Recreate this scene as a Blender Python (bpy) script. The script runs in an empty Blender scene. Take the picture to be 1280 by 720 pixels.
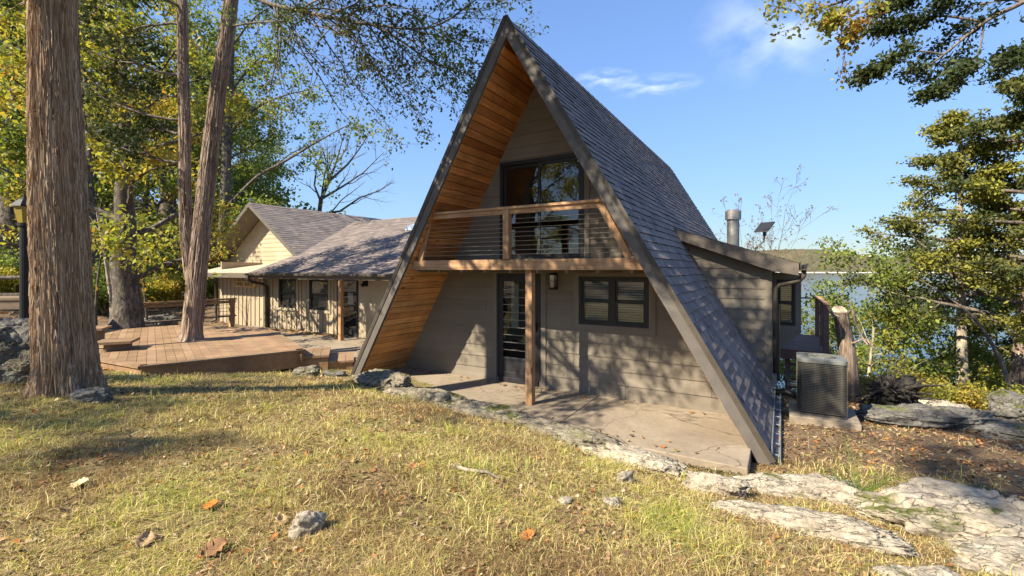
import bpy, math, random
import numpy as np
from mathutils import Vector, Matrix
SC = bpy.context.scene
COL = SC.collection
R = math.radians
rnd = random.Random(7)

# ------------------------------------------------------------------ frames
F = 569.0; EYE = 2.17
PH = R(-30.6)
U = (math.cos(PH), math.sin(PH)); D = (-U[1], U[0]); O = (.53, 8.447)   # the house frame: facade direction, depth direction, origin
def at(x, y, Y):                       # a photo pixel at depth Y -> world point
    return ((x-640)/F*Y, Y, EYE-(y-337)/F*Y)
def H2W(lx, ly, z=0.0):
    return (O[0]+lx*U[0]+ly*D[0], O[1]+lx*U[1]+ly*D[1], z)

# ------------------------------------------------------------------ noise
def _hash(ix, iy, iz, seed):
    h = (ix.astype(np.int64)*374761393 + iy.astype(np.int64)*668265263 + iz.astype(np.int64)*2147483647 + seed*974711) & 0xffffffff
    h = ((h ^ (h >> 13))*1274126177) & 0xffffffff
    h = (h ^ (h >> 16)) & 0xffffffff
    return h/4294967295.0
def vnoise(x, y, z, seed=0):
    x = np.asarray(x, float); y = np.asarray(y, float)+0*x; z = np.asarray(z, float)+0*x
    ix, iy, iz = np.floor(x), np.floor(y), np.floor(z)
    fx, fy, fz = x-ix, y-iy, z-iz
    fx, fy, fz = [f*f*f*(f*(f*6-15)+10) for f in (fx, fy, fz)]
    r = 0
    for a in (0, 1):
        for b in (0, 1):
            for c in (0, 1):
                w = (fx if a else 1-fx)*(fy if b else 1-fy)*(fz if c else 1-fz)
                r = r+w*_hash(ix+a, iy+b, iz+c, seed)
    return r*2-1
def fbm(x, y, z=0.0, seed=0, oct=4, gain=.5):
    r, a, f, t = 0, 1, 1, 0
    for o in range(oct):
        r = r+a*vnoise(np.asarray(x)*f, np.asarray(y)*f, np.asarray(z)*f, seed+o*17); t += a; a *= gain; f *= 2.03
    return r/t

# ------------------------------------------------------------------ materials
def srgb(*c):
    return tuple(((v/255)/12.92 if v/255 < .04045 else ((v/255+.055)/1.055)**2.4) for v in c)
class Mat:
    def __init__(s, name):
        s.m = bpy.data.materials.new(name); s.m.use_nodes = True
        s.nt = s.m.node_tree; s.b = s.nt.nodes['Principled BSDF']; s.out = s.nt.nodes['Material Output']
        s.b.inputs['Roughness'].default_value = .8
        s.b.inputs['Specular IOR Level'].default_value = .3
    def n(s, t, **k):
        nd = s.nt.nodes.new(t)
        for a, v in k.items():
            if a.startswith('i_'):
                key = a[2:]; key = int(key) if key.isdigit() else key.replace('_', ' ')
                if hasattr(v, 'is_output'): s.nt.links.new(v, nd.inputs[key])
                else: nd.inputs[key].default_value = v
            else: setattr(nd, a, v)
        return nd
    def l(s, a, b): s.nt.links.new(a, b)
    def obj(s, scale=(1, 1, 1), world=False):
        c = s.n('ShaderNodeNewGeometry').outputs['Position'] if world else s.n('ShaderNodeTexCoord').outputs['Object']
        mp = s.n('ShaderNodeMapping'); mp.inputs['Scale'].default_value = scale
        s.l(c, mp.inputs['Vector']); return mp.outputs[0]
    def noise(s, vec, scale, detail=5, rough=.6, dist=0):
        nd = s.n('ShaderNodeTexNoise'); nd.inputs['Scale'].default_value = scale; nd.inputs['Detail'].default_value = detail
        nd.inputs['Roughness'].default_value = rough; nd.inputs['Distortion'].default_value = dist
        s.l(vec, nd.inputs['Vector']); return nd.outputs['Fac']
    def ramp(s, fac, stops, interp='LINEAR'):
        nd = s.n('ShaderNodeValToRGB'); cr = nd.color_ramp; cr.interpolation = interp
        while len(cr.elements) < len(stops): cr.elements.new(.5)
        for e, (p, c) in zip(cr.elements, stops):
            e.position = p; e.color = (*c, 1) if len(c) == 3 else c
        s.l(fac, nd.inputs[0]); return nd.outputs[0]
    def mix(s, fac, a, b, mode='MIX'):
        nd = s.n('ShaderNodeMix', data_type='RGBA', blend_type=mode)
        for i, v in ((0, fac), (6, a), (7, b)):
            if hasattr(v, 'is_output'): s.l(v, nd.inputs[i])
            elif i == 0: nd.inputs[0].default_value = v
            else: nd.inputs[i].default_value = (*v, 1)
        return nd.outputs[2]
    def attr(s, name='col'):
        return s.n('ShaderNodeAttribute', attribute_name=name).outputs['Color']
    def color(s, c):
        if hasattr(c, 'is_output'): s.l(c, s.b.inputs['Base Color'])
        else: s.b.inputs['Base Color'].default_value = (*c, 1)
    def bump(s, fac, dist=.01, strength=1.0):
        nd = s.n('ShaderNodeBump'); nd.inputs['Distance'].default_value = dist; nd.inputs['Strength'].default_value = strength
        s.l(fac, nd.inputs['Height']); s.l(nd.outputs[0], s.b.inputs['Normal'])
    def rough(s, v): s.b.inputs['Roughness'].default_value = v
M = {}
def g3(v): return (v, v, v)

def m_plain(name, c, rough=.6, var=.25, scale=6, bump=.002, metal=0):
    k = Mat(name); v = k.obj()
    n1 = k.noise(v, scale, 6, .65)
    k.color(k.mix(1.0, c, k.ramp(n1, [(.25, g3(1-var)), (.75, g3(1+var*.6))]), 'MULTIPLY'))
    k.rough(rough); k.b.inputs['Metallic'].default_value = metal
    if bump: k.bump(k.noise(v, scale*9, 4), bump)
    M[name] = k.m; return k
def m_wood(name, c1, c2, axis, rough=.65, useattr=False, knots=True, fine=1.0):
    k = Mat(name); sc = [22*fine]*3; sc[axis] = 1.3*fine
    v = k.obj(tuple(sc)); n1 = k.noise(v, 1.0, 7, .62, .6)
    base = k.ramp(n1, [(.28, c1), (.72, c2)])
    v2 = k.obj(); n2 = k.noise(v2, 2.2, 5, .6)
    base = k.mix(1.0, base, k.ramp(n2, [(.3, g3(.72)), (.7, g3(1.18))]), 'MULTIPLY')
    if knots:
        sk = [3.2]*3; sk[axis] = 1.5
        vo = k.n('ShaderNodeTexVoronoi'); vo.inputs['Scale'].default_value = 1.0; k.l(k.obj(tuple(sk)), vo.inputs['Vector'])
        base = k.mix(k.ramp(vo.outputs['Distance'], [(.04, g3(.85)), (.13, g3(0))]), base, tuple(x*.25 for x in c1))
    if useattr: base = k.mix(1.0, base, k.attr(), 'MULTIPLY')
    k.color(base); k.rough(rough); k.bump(n1, .003, .6); M[name] = k.m
C_TAUPE = (.19, .16, .125)
def m_paint(name, c, axis=0, var=.16):
    k = Mat(name); sc = [16]*3; sc[axis] = .7
    n1 = k.noise(k.obj(tuple(sc)), 1.0, 6, .6); n2 = k.noise(k.obj(), .9, 6, .65); n3 = k.noise(k.obj(), 60, 3)
    b = k.mix(1.0, c, k.ramp(n1, [(.3, g3(1-var*.6)), (.7, g3(1+var*.5))]), 'MULTIPLY')
    b = k.mix(1.0, b, k.ramp(n2, [(.28, g3(1-var)), (.7, g3(1+var*.6))]), 'MULTIPLY')
    b = k.mix(1.0, b, k.attr(), 'MULTIPLY'); k.color(b); k.rough(.72); k.bump(k.mix(.5, n1, n3), .002, .7); M[name] = k.m
m_paint('siding', C_TAUPE, 0)
m_paint('siding_v', C_TAUPE, 2)
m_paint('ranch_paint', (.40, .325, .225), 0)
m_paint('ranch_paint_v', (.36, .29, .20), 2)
m_paint('trim', (.125, .103, .082), 0)
m_plain('fascia', (.115, .10, .088), .6, .3, 3, .001)
m_plain('dark_frame', (.028, .026, .025), .45, .2, 8, .0)
m_plain('door_panel', (.024, .024, .028), .4, .2, 5, .0)
m_plain('gutter', (.07, .058, .046), .45, .3, 5, .001)
m_wood('beam', (.25, .135, .065), (.50, .30, .16), 0)
m_wood('beam_z', (.25, .135, .065), (.50, .30, .16), 2)
m_wood('soffit', (.36, .165, .06), (.68, .375, .155), 1, .6, True)
m_wood('deck', (.20, .122, .068), (.36, .235, .14), 0, .7, True, False, .7)
m_wood('deck_fascia', (.20, .115, .06), (.31, .19, .105), 0, .7, False, False)
m_wood('rail_wood', (.30, .16, .07), (.50, .30, .15), 0)
m_wood('old_wood', (.13, .09, .06), (.27, .20, .14), 0, .8, False, False)
m_wood('red_wood', (.15, .075, .06), (.27, .15, .125), 0, .7, False, False)
m_plain('galv', (.42, .45, .50), .4, .35, 9, .002, .7)
m_plain('flue_metal', (.36, .34, .32), .42, .4, 7, .002, .75)
m_plain('cable', (.55, .54, .52), .3, .1, 5, 0, .9)
m_plain('black', (.012, .012, .013), .5, .2, 6, 0)
m_plain('interior', (.16, .14, .12), .9, .3, 2, 0)
m_plain('blind', (.62, .57, .48), .6, .1, 4, 0)
m_plain('cream_curtain', (.55, .5, .42), .9, .25, 9, .004)
m_plain('ac_metal', (.13, .12, .10), .5, .3, 4, .001, .2)
m_plain('ac_dark', (.02, .02, .02), .6, .2, 4, 0)
m_plain('ac_top', (.20, .20, .18), .5, .3, 6, .001, .2)
m_plain('hill_house', (.7, .66, .6), .8, .1, 1, 0)
m_plain('sign_wood', (.62, .40, .18), .6, .25, 12, .001)
m_plain('sign_letter', (.05, .03, .02), .7, .1, 12, 0)
m_plain('lamp_glass_amber', (.30, .23, .05), .25, .2, 10, 0)
m_plain('lamp_glass', (.5, .48, .42), .15, .2, 10, 0)
m_plain('pent', (.46, .38, .28), .8, .25, 3, .004)
m_plain('sawn', (.62, .48, .32), .8, .35, 14, .004)
m_plain('skylight', (.55, .66, .78), .1, .1, 3, 0)
m_plain('paper', (.6, .6, .58), .7, .1, 5, 0)

k = Mat('shingle')
v = k.obj(); n1 = k.noise(v, 45, 6, .75); n2 = k.noise(v, 1.3, 5, .6)
b = k.mix(1.0, k.attr(), k.ramp(n1, [(.25, g3(.6)), (.75, g3(1.35))]), 'MULTIPLY')
b = k.mix(1.0, b, k.ramp(n2, [(.3, g3(.82)), (.7, g3(1.15))]), 'MULTIPLY')
k.color(b); k.rough(.82); k.bump(n1, .006, .8); M['shingle'] = k.m

k = Mat('concrete')
v = k.obj(); n1 = k.noise(v, 1.1, 7, .65, .4); n2 = k.noise(v, 14, 6, .7); n3 = k.noise(v, .45, 4)
b = k.ramp(n1, [(.2, (.19, .152, .112)), (.5, (.275, .222, .165)), (.8, (.36, .30, .225))])
b = k.mix(1.0, b, k.ramp(n2, [(.3, g3(.8)), (.7, g3(1.12))]), 'MULTIPLY')
b = k.mix(k.ramp(n3, [(.5, g3(0)), (.72, g3(.5))]), b, (.19, .15, .105))
vo = k.n('ShaderNodeTexVoronoi', feature='DISTANCE_TO_EDGE'); vo.inputs['Scale'].default_value = .75
dv_ = k.n('ShaderNodeVectorMath', operation='MULTIPLY_ADD'); k.l(k.n('ShaderNodeTexNoise', i_Scale=3.0, i_Detail=6.0).outputs['Color'], dv_.inputs[0]); dv_.inputs[1].default_value = (.7, .7, .7); k.l(v, dv_.inputs[2]); k.l(dv_.outputs[0], vo.inputs['Vector'])
ckm = k.ramp(vo.outputs['Distance'], [(.0, g3(.75)), (.006, g3(0))]); b = k.mix(ckm, b, (.06, .045, .032))
n5 = k.noise(v, 2.6, 6, .7, .5); b = k.mix(k.ramp(n5, [(.58, g3(0)), (.68, g3(.3))]), b, (.15, .125, .095))
k.color(b); k.rough(.85); k.bump(n2, .004, .6); M['concrete'] = k.m

k = Mat('glass')                       # window pane: sees through, mirrors by angle
tr = k.n('ShaderNodeBsdfTransparent'); tr.inputs[0].default_value = (.80, .83, .82, 1)
gl = k.n('ShaderNodeBsdfGlossy'); gl.inputs['Roughness'].default_value = .015; gl.inputs[0].default_value = (1, 1, 1, 1)
wob = k.n('ShaderNodeBump'); wob.inputs['Distance'].default_value = .01; wob.inputs['Strength'].default_value = .06
k.l(k.noise(k.obj(), 1.6, 2), wob.inputs['Height']); k.l(wob.outputs[0], gl.inputs['Normal'])
fr = k.n('ShaderNodeFresnel'); fr.inputs[0].default_value = 1.95
ms = k.n('ShaderNodeMixShader'); k.l(fr.outputs[0], ms.inputs[0]); k.l(tr.outputs[0], ms.inputs[1]); k.l(gl.outputs[0], ms.inputs[2])
k.l(ms.outputs[0], k.out.inputs[0]); M['glass'] = k.m

def m_leaf(name, trans=.35, rough=.55, spec=.35):
    k = Mat(name); c = k.attr()
    k.color(c); k.rough(rough); k.b.inputs['Specular IOR Level'].default_value = spec
    t = k.n('ShaderNodeBsdfTranslucent'); k.l(k.mix(1.0, c, (1.25, 1.2, .7), 'MULTIPLY'), t.inputs[0])
    ms = k.n('ShaderNodeMixShader'); ms.inputs[0].default_value = trans
    k.l(k.b.outputs[0], ms.inputs[1]); k.l(t.outputs[0], ms.inputs[2]); k.l(ms.outputs[0], k.out.inputs[0]); M[name] = k.m
m_leaf('leaf', .45); m_leaf('grass', .3, .6, .25); m_leaf('litter', .12, .75, .15); m_leaf('needle', .34, .6, .25)

def m_bark(name, cd, cm, cl, sx=26, sz=1.6, bump=.02):
    k = Mat(name); v = k.obj((sx, sx, sz)); n1 = k.noise(v, 1.0, 7, .68, .9)
    n2 = k.noise(k.obj((sx*.25, sx*.25, sz*.6)), 1.0, 5, .6); n3 = k.noise(k.obj(), 5, 5, .6)
    b = k.ramp(n1, [(.33, cd), (.5, cm), (.66, cl)])
    b = k.mix(1.0, b, k.ramp(n2, [(.3, g3(.62)), (.7, g3(1.25))]), 'MULTIPLY')
    b = k.mix(k.ramp(n3, [(.52, g3(0)), (.75, g3(.35))]), b, (.30, .28, .25))
    k.color(b); k.rough(.9); k.bump(n1, bump, 1.0); M[name] = k.m
m_bark('cedar_bark', (.075, .038, .02), (.33, .21, .125), (.62, .47, .33), 50, 2.4, .03)
m_bark('twin_bark', (.07, .045, .033), (.25, .175, .125), (.48, .38, .31), 22, 1.6, .03)
m_bark('oak_bark', (.032, .026, .021), (.095, .077, .06), (.19, .165, .135), 14, 4, .03)
m_bark('pale_bark', (.14, .11, .08), (.33, .27, .20), (.52, .46, .38), 16, 3, .015)
m_bark('twig_bark', (.05, .04, .035), (.12, .095, .08), (.22, .19, .16), 20, 3, .005)
m_bark('charred', (.008, .007, .006), (.028, .024, .02), (.07, .06, .05), 9, 5, .05)

def m_rock(name, pale, mid, dark, moss=.35, lichen=(.50, .53, .40)):
    k = Mat(name); v = k.obj(world=True); n1 = k.noise(v, 2.6, 9, .72, .8); n2 = k.noise(v, 11, 8, .75); n3 = k.noise(v, 1.9, 6, .6, .3); n4 = k.noise(v, 4.5, 7, .7, .4)
    b = k.ramp(n1, [(.26, dark), (.42, mid), (.66, pale)])
    b = k.mix(1.0, b, k.ramp(n2, [(.28, g3(.55)), (.5, g3(1)), (.72, g3(1.18))]), 'MULTIPLY')
    b = k.mix(k.ramp(n4, [(.55, g3(0)), (.66, g3(.7))]), b, lichen)
    nz = k.n('ShaderNodeSeparateXYZ'); k.l(k.n('ShaderNodeNewGeometry').outputs['Normal'], nz.inputs[0])
    up = k.ramp(nz.outputs[2], [(.45, g3(0)), (.9, g3(1))])
    ms = k.mix(1.0, k.ramp(n3, [(.60-.12*moss, g3(0)), (.66-.08*moss, g3(1))]), up, 'MULTIPLY')
    mc = k.ramp(k.noise(v, 40, 4), [(.3, (.05, .06, .012)), (.7, (.16, .16, .04))])
    b = k.mix(ms, b, mc)
    vo = k.n('ShaderNodeTexVoronoi', feature='DISTANCE_TO_EDGE'); vo.inputs['Scale'].default_value = 3.4
    dv_ = k.n('ShaderNodeVectorMath', operation='MULTIPLY_ADD'); k.l(k.n('ShaderNodeTexNoise', i_Scale=2.6, i_Detail=7.0).outputs['Color'], dv_.inputs[0]); dv_.inputs[1].default_value = (1.1, 1.1, 1.1); k.l(k.obj((.55, 1.9, 2.2), world=True), dv_.inputs[2]); k.l(dv_.outputs[0], vo.inputs['Vector'])
    ckm = k.ramp(vo.outputs['Distance'], [(.0, g3(1)), (.022, g3(0))])
    b = k.mix(k.mix(1.0, ckm, k.ramp(n1, [(.48, g3(0)), (.62, g3(.7))]), 'MULTIPLY'), b, dark)
    n5 = k.noise(v, 7.5, 6, .7, .6); b = k.mix(k.ramp(n5, [(.60, g3(0)), (.64, g3(.75))]), b, tuple(.5*(x+y) for x, y in zip(dark, mid)))
    n6 = k.noise(v, 24, 5, .7); b = k.mix(1.0, b, k.ramp(n6, [(.3, g3(.6)), (.6, g3(1.1))]), 'MULTIPLY')
    k.color(b); k.rough(.9); k.bump(k.mix(.5, k.mix(.45, n2, n1), ckm, 'SUBTRACT'), .035, 1.0); M[name] = k.m
m_rock('rock_pale', (.47, .41, .32), (.34, .285, .215), (.085, .065, .05), .25, (.46, .43, .33))
m_rock('rock_lichen', (.30, .265, .195), (.18, .15, .11), (.05, .042, .033), .4, (.32, .33, .22))
m_rock('rock_grey', (.23, .215, .19), (.12, .11, .098), (.033, .03, .027), .45, (.26, .26, .22))

k = Mat('ground')
v = k.obj(world=True)
n1 = k.noise(v, .75, 7, .6, .5); n2 = k.noise(v, 9, 8, .75); n3 = k.noise(v, 45, 6, .7); n4 = k.noise(v, 2.2, 6, .65)
lawn = k.ramp(n4, [(.28, (.17, .125, .065)), (.45, (.27, .20, .09)), (.58, (.24, .21, .07)), (.75, (.17, .19, .05))])
soil = k.ramp(n4, [(.25, (.09, .06, .04)), (.5, (.17, .115, .07)), (.65, (.24, .165, .095)), (.8, (.15, .14, .05))])
px = k.n('ShaderNodeSeparateXYZ'); k.l(k.n('ShaderNodeNewGeometry').outputs['Position'], px.inputs[0])
q = k.n('ShaderNodeMath', operation='MULTIPLY_ADD', i_0=px.outputs[0], i_1=.80); q.inputs[2].default_value = 0
q2 = k.n('ShaderNodeMath', operation='MULTIPLY_ADD', i_0=px.outputs[1], i_1=.60, i_2=q.outputs[0])
q3 = k.n('ShaderNodeMath', operation='MULTIPLY_ADD', i_0=n1, i_1=3.0, i_2=q2.outputs[0])
msk = k.n('ShaderNodeMapRange'); msk.inputs['From Min'].default_value = 5.6; msk.inputs['From Max'].default_value = 7.0; k.l(q3.outputs[0], msk.inputs[0])
far = k.n('ShaderNodeMapRange'); far.inputs['From Min'].default_value = -6.2; far.inputs['From Max'].default_value = -7.8
k.l(px.outputs[0], far.inputs[0])
mx = k.n('ShaderNodeMath', operation='MAXIMUM', i_0=msk.outputs[0], i_1=far.outputs[0])
b = k.mix(mx.outputs[0], lawn, soil)
b = k.mix(1.0, b, k.ramp(n2, [(.25, g3(.45)), (.5, g3(1)), (.75, g3(1.4))]), 'MULTIPLY')
b = k.mix(1.0, b, k.ramp(n3, [(.25, g3(.6)), (.75, g3(1.3))]), 'MULTIPLY')
k.color(b); k.rough(.95); k.bump(k.mix(.5, n2, n3), .05, 1.0); M['ground'] = k.m

k = Mat('lake')
v = k.obj((.5, .5, 1), world=True)
k.color((.02, .045, .075)); k.rough(.10); k.b.inputs['Specular IOR Level'].default_value = .5
k.b.inputs['IOR'].default_value = 1.33
k.bump(k.mix(.5, k.noise(v, .5, 6, .6, .5), k.noise(v, 2.3, 5, .6)), .35, .35); M['lake'] = k.m

k = Mat('hills')
v = k.obj(world=True); n1 = k.noise(v, .012, 6, .6); n2 = k.noise(v, .07, 6, .8)
b = k.ramp(n1, [(.3, (.06, .068, .03)), (.5, (.095, .085, .045)), (.7, (.135, .10, .06))])
b = k.mix(1.0, b, k.ramp(n2, [(.3, g3(.5)), (.7, g3(1.5))]), 'MULTIPLY')
pz = k.n('ShaderNodeSeparateXYZ'); k.l(k.n('ShaderNodeNewGeometry').outputs['Position'], pz.inputs[0])
sh = k.n('ShaderNodeMapRange'); sh.inputs['From Min'].default_value = -8.0; sh.inputs['From Max'].default_value = -9.0; k.l(pz.outputs[2], sh.inputs[0])
b = k.mix(sh.outputs[0], b, (.62, .55, .44))
k.color(b); k.rough(1); M['hills'] = k.m

# ------------------------------------------------------------------ mesh building
def link(o): COL.objects.link(o); return o
def put(o, parent):
    if parent is not None: o.parent = parent
    return o
def tag(o, label=None, cat=None, group=None, kind=None):
    if label: o['label'] = label
    if cat: o['category'] = cat
    if group: o['group'] = group
    if kind: o['kind'] = kind
    return o
def thing(name, label, cat, loc=(0, 0, 0), rz=0, group=None):
    o = bpy.data.objects.new(name, None); link(o); o.location = loc; o.rotation_euler = (0, 0, rz); o.empty_display_size = .2
    return tag(o, label, cat, group)
class MB:
    def __init__(s): s.v = []; s.f = []; s.c = []; s.col = (1, 1, 1); s.mi = []; s.m = 0
    def poly(s, pts):
        b = len(s.v); s.v += [tuple(p) for p in pts]; s.f.append(tuple(range(b, b+len(pts)))); s.c.append(s.col); s.mi.append(s.m)
    def _add(s, vs, fs):
        b = len(s.v); s.v += [tuple(p) for p in vs]
        for f in fs: s.f.append(tuple(i+b for i in f)); s.c.append(s.col); s.mi.append(s.m)
    def box(s, x0, x1, y0, y1, z0, z1):
        vs = [(x, y, z) for x in (x0, x1) for y in (y0, y1) for z in (z0, z1)]
        s._add(vs, [(0, 1, 3, 2), (4, 6, 7, 5), (0, 4, 5, 1), (2, 3, 7, 6), (0, 2, 6, 4), (1, 5, 7, 3)]); return s
    def hexa(s, a, b):                 # two matching quads -> a solid
        s._add(list(a)+list(b), [(3, 2, 1, 0), (4, 5, 6, 7), (0, 1, 5, 4), (1, 2, 6, 5), (2, 3, 7, 6), (3, 0, 4, 7)]); return s
    def bar(s, p, q, w, h, up=(0, 0, 1)):
        p, q = Vector(p), Vector(q); d = (q-p).normalized(); up = Vector(up)
        sx = d.cross(up)
        if sx.length < 1e-4: sx = d.cross(Vector((1, 0, 0)))
        sx.normalize(); sy = sx.cross(d)
        cs = [(-1, -1), (1, -1), (1, 1), (-1, 1)]
        s.hexa([p+sx*w/2*a+sy*h/2*b for a, b in cs], [q+sx*w/2*a+sy*h/2*b for a, b in cs]); return s
    def prism(s, poly, z0, z1):
        n = len(poly)
        s._add([(x, y, z0) for x, y in poly]+[(x, y, z1) for x, y in poly],
               [tuple(reversed(range(n))), tuple(range(n, 2*n))]+[(i, (i+1) % n, n+(i+1) % n, n+i) for i in range(n)]); return s
    def prism_y(s, poly, y0, y1):      # polygon in x,z extruded along y
        n = len(poly)
        s._add([(x, y0, z) for x, z in poly]+[(x, y1, z) for x, z in poly],
               [tuple(range(n)), tuple(reversed(range(n, 2*n)))]+[((i+1) % n, i, n+i, n+(i+1) % n) for i in range(n)]); return s
    def tube(s, pts, rad, seg=8, cap=True):
        pts = [Vector(p) for p in pts]; n = len(pts)
        if not hasattr(rad, '__len__'): rad = [rad]*n
        ref = None; vs = []
        for i, p in enumerate(pts):
            t = (pts[min(i+1, n-1)]-pts[max(i-1, 0)]).normalized()
            if ref is None: ref = t.orthogonal().normalized()
            ref = (ref-t*ref.dot(t))
            ref = ref.normalized() if ref.length > 1e-5 else t.orthogonal().normalized()
            bi = t.cross(ref)
            for j in range(seg):
                a = 2*math.pi*j/seg; vs.append(p+(ref*math.cos(a)+bi*math.sin(a))*rad[i])
        fs = [(i*seg+j, i*seg+(j+1) % seg, (i+1)*seg+(j+1) % seg, (i+1)*seg+j) for i in range(n-1) for j in range(seg)]
        if cap: fs += [tuple(reversed(range(seg))), tuple(range((n-1)*seg, n*seg))]
        s._add(vs, fs); return s
    def lathe(s, prof, cx=0, cy=0, seg=24):
        vs = [(cx+r*math.cos(2*math.pi*j/seg), cy+r*math.sin(2*math.pi*j/seg), z) for r, z in prof for j in range(seg)]
        n = len(prof)
        fs = [(i*seg+j, i*seg+(j+1) % seg, (i+1)*seg+(j+1) % seg, (i+1)*seg+j) for i in range(n-1) for j in range(seg)]
        fs += [tuple(reversed(range(seg))), tuple(range((n-1)*seg, n*seg))]
        s._add(vs, fs); return s
    def build(s, name, mat, parent=None, smooth=False, bevel=0, mats=None):
        me = bpy.data.meshes.new(name); me.from_pydata(s.v, [], s.f)
        at_ = me.attributes.new('col', 'FLOAT_COLOR', 'FACE')
        at_.data.foreach_set('color', np.array([(*c, 1) for c in s.c], np.float32).ravel())
        for m in (mats or [mat]): me.materials.append(M[m])
        if mats: me.polygons.foreach_set('material_index', np.array(s.mi, np.int32))
        if smooth: me.polygons.foreach_set('use_smooth', [True]*len(me.polygons))
        me.update()
        o = link(bpy.data.objects.new(name, me)); put(o, parent)
        if bevel:
            b = o.modifiers.new('bevel', 'BEVEL'); b.width = bevel; b.segments = 2; b.limit_method = 'ANGLE'; b.angle_limit = R(40)
        return o
def np_mesh(name, V, Fq, mat, col=None, parent=None, smooth=False, nper=4):
    me = bpy.data.meshes.new(name); V = np.asarray(V, np.float32); Fq = np.asarray(Fq, np.int32)
    nf = len(Fq)
    me.vertices.add(len(V)); me.vertices.foreach_set('co', V.ravel())
    me.loops.add(nf*nper); me.loops.foreach_set('vertex_index', Fq.ravel())
    me.polygons.add(nf); me.polygons.foreach_set('loop_start', np.arange(0, nf*nper, nper, dtype=np.int32))
    try: me.polygons.foreach_set('loop_total', np.full(nf, nper, np.int32))
    except Exception: pass
    if smooth: me.polygons.foreach_set('use_smooth', np.ones(nf, bool))
    me.update(calc_edges=True); me.validate()
    if col is not None:
        a = me.attributes.new('col', 'FLOAT_COLOR', 'FACE')
        a.data.foreach_set('color', np.concatenate([col, np.ones((nf, 1))], 1).astype(np.float32).ravel())
    me.materials.append(M[mat])
    o = link(bpy.data.objects.new(name, me)); return put(o, parent)
def copy_tree(o, parent=None):
    c = o.copy(); COL.objects.link(c)
    if parent is not None: c.parent = parent
    for ch in list(o.children): copy_tree(ch, c)
    return c

# ------------------------------------------------------------------ terrain
CP = np.array([
 (0, 0, .60), (0, 2.4, .54), (-2.5, 2.5, .60), (-5, 2.5, .75), (-5.4, 5.5, .72), (-3, 5, .52), (-8, 5, .85), (-10, 2, 1.0),
 (1.5, 3, .42), (2.3, 4.2, .12), (3.5, 3.1, .17), (1, -4, .6), (-6, -6, .9), (5, 2.6, .12), (8, 3, .05), (7, 0, .2), (10, -4, .2),
 (0, 5.3, .34), (-1.8, 6.2, .38), (-1.5, 7.35, .10), (-.2, 6.45, .07), (1.2, 5.3, .02), (-2.6, 8.3, .14), (2.58, 4.9, -.10), (2.95, 5.4, -.16), (3.4, 5.2, -.12),
 (4, 5, -.06), (4.8, 6.7, -.14), (6, 6, -.12), (7, 7.3, -.30), (8.4, 6.2, -.18), (3.7, 7.5, -.2), (4.4, 9.3, -.35),
 (-6.3, 7.8, .36), (-4.4, 9.3, .05), (-3.0, 9.4, .02), (-5.2, 8.5, .2), (-8, 8.6, .36), (-10, 9.5, .4), (-12.5, 10.5, .5),
 (-2, 11, -.12), (0, 9.5, -.15), (3, 8, -.2), (1, 12, -.3), (-4.5, 12, -.10), (-7, 13.6, -.10), (-8, 16, -.14), (-12, 18, -.12), (-15, 19, 0), (-13, 14.5, .2),
 (-11, 13, .35), (-17, 13, .75), (-14, 24, .4), (-22, 18, 1.0), (-25, 30, 1.2), (-18, 35, .8), (-30, 10, 1.6), (-15, 5, 1.1), (3, 20, -.6), (-5, 28, 0), (12, 2, 0), (14, -8, .2), (-15, -10, 1.2), (0, -14, .8)], float)
def tps_fit(P):
    n = len(P); xy = P[:, :2]
    r = np.linalg.norm(xy[:, None]-xy[None], axis=2); K = r*r*np.log(r+1e-9)+np.eye(n)*.02
    A = np.zeros((n+3, n+3)); A[:n, :n] = K; A[:n, n] = 1; A[:n, n+1:] = xy; A[n, :n] = 1; A[n+1:, :n] = xy.T
    return np.linalg.solve(A, np.concatenate([P[:, 2], np.zeros(3)])), xy
W_, XY_ = tps_fit(CP)
def sstep(a, b, x):
    t = np.clip((x-a)/(b-a), 0, 1); return t*t*(3-2*t)
def ground_z(x, y, micro=True):
    x = np.asarray(x, float); y = np.asarray(y, float)
    cx, cy = np.clip(x, -30, 14), np.clip(y, -14, 35)
    sh = cx.shape; cx = cx.ravel(); cy = cy.ravel(); z = np.zeros_like(cx)
    for i in range(0, len(cx), 20000):
        dx = np.hypot(cx[i:i+20000, None]-XY_[None, :, 0], cy[i:i+20000, None]-XY_[None, :, 1])
        z[i:i+20000] = (dx*dx*np.log(dx+1e-9))@W_[:-3]+W_[-3]+W_[-2]*cx[i:i+20000]+W_[-1]*cy[i:i+20000]
    z = np.clip(z, -.6, 2.2).reshape(sh)
    q = .80*x+.60*y+.5*fbm(x*.4, y*.4, 0, 5, 3)
    side = .6*x-.8*y
    hl = (x-O[0])*U[0]+(y-O[1])*U[1]; hd = (x-O[0])*D[0]+(y-O[1])*D[1]
    qq = np.where((hl < 3.2) & (hd > -2), np.minimum(q, 10+.5*(q-10)), q)       # the bluff runs behind the house
    fall = np.where(qq > 10.3, (qq-10.3)*.62, 0.0)
    fall = fall*sstep(10.3, 11.6, qq)
    z = z-np.minimum(fall, 24)
    if micro:
        near = np.exp(-((x-1)**2+(y-4)**2)/120)
        z = z+near*(.022*fbm(x*1.6, y*1.6, 0, 3, 4)+.012*fbm(x*9, y*9, 0, 9, 3))
    return z
def gz(x, y): return float(ground_z(np.array([x]), np.array([y]))[0])
def axis(lo, hi, step, far, grow=1.22):
    a = list(np.arange(lo, hi+step*.5, step)); s = step
    while a[-1] < far: s *= grow; a.append(a[-1]+s)
    s = step; b = []; c = lo
    while c > -far: s *= grow; c -= s; b.append(c)
    return np.array(b[::-1]+a)
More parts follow.
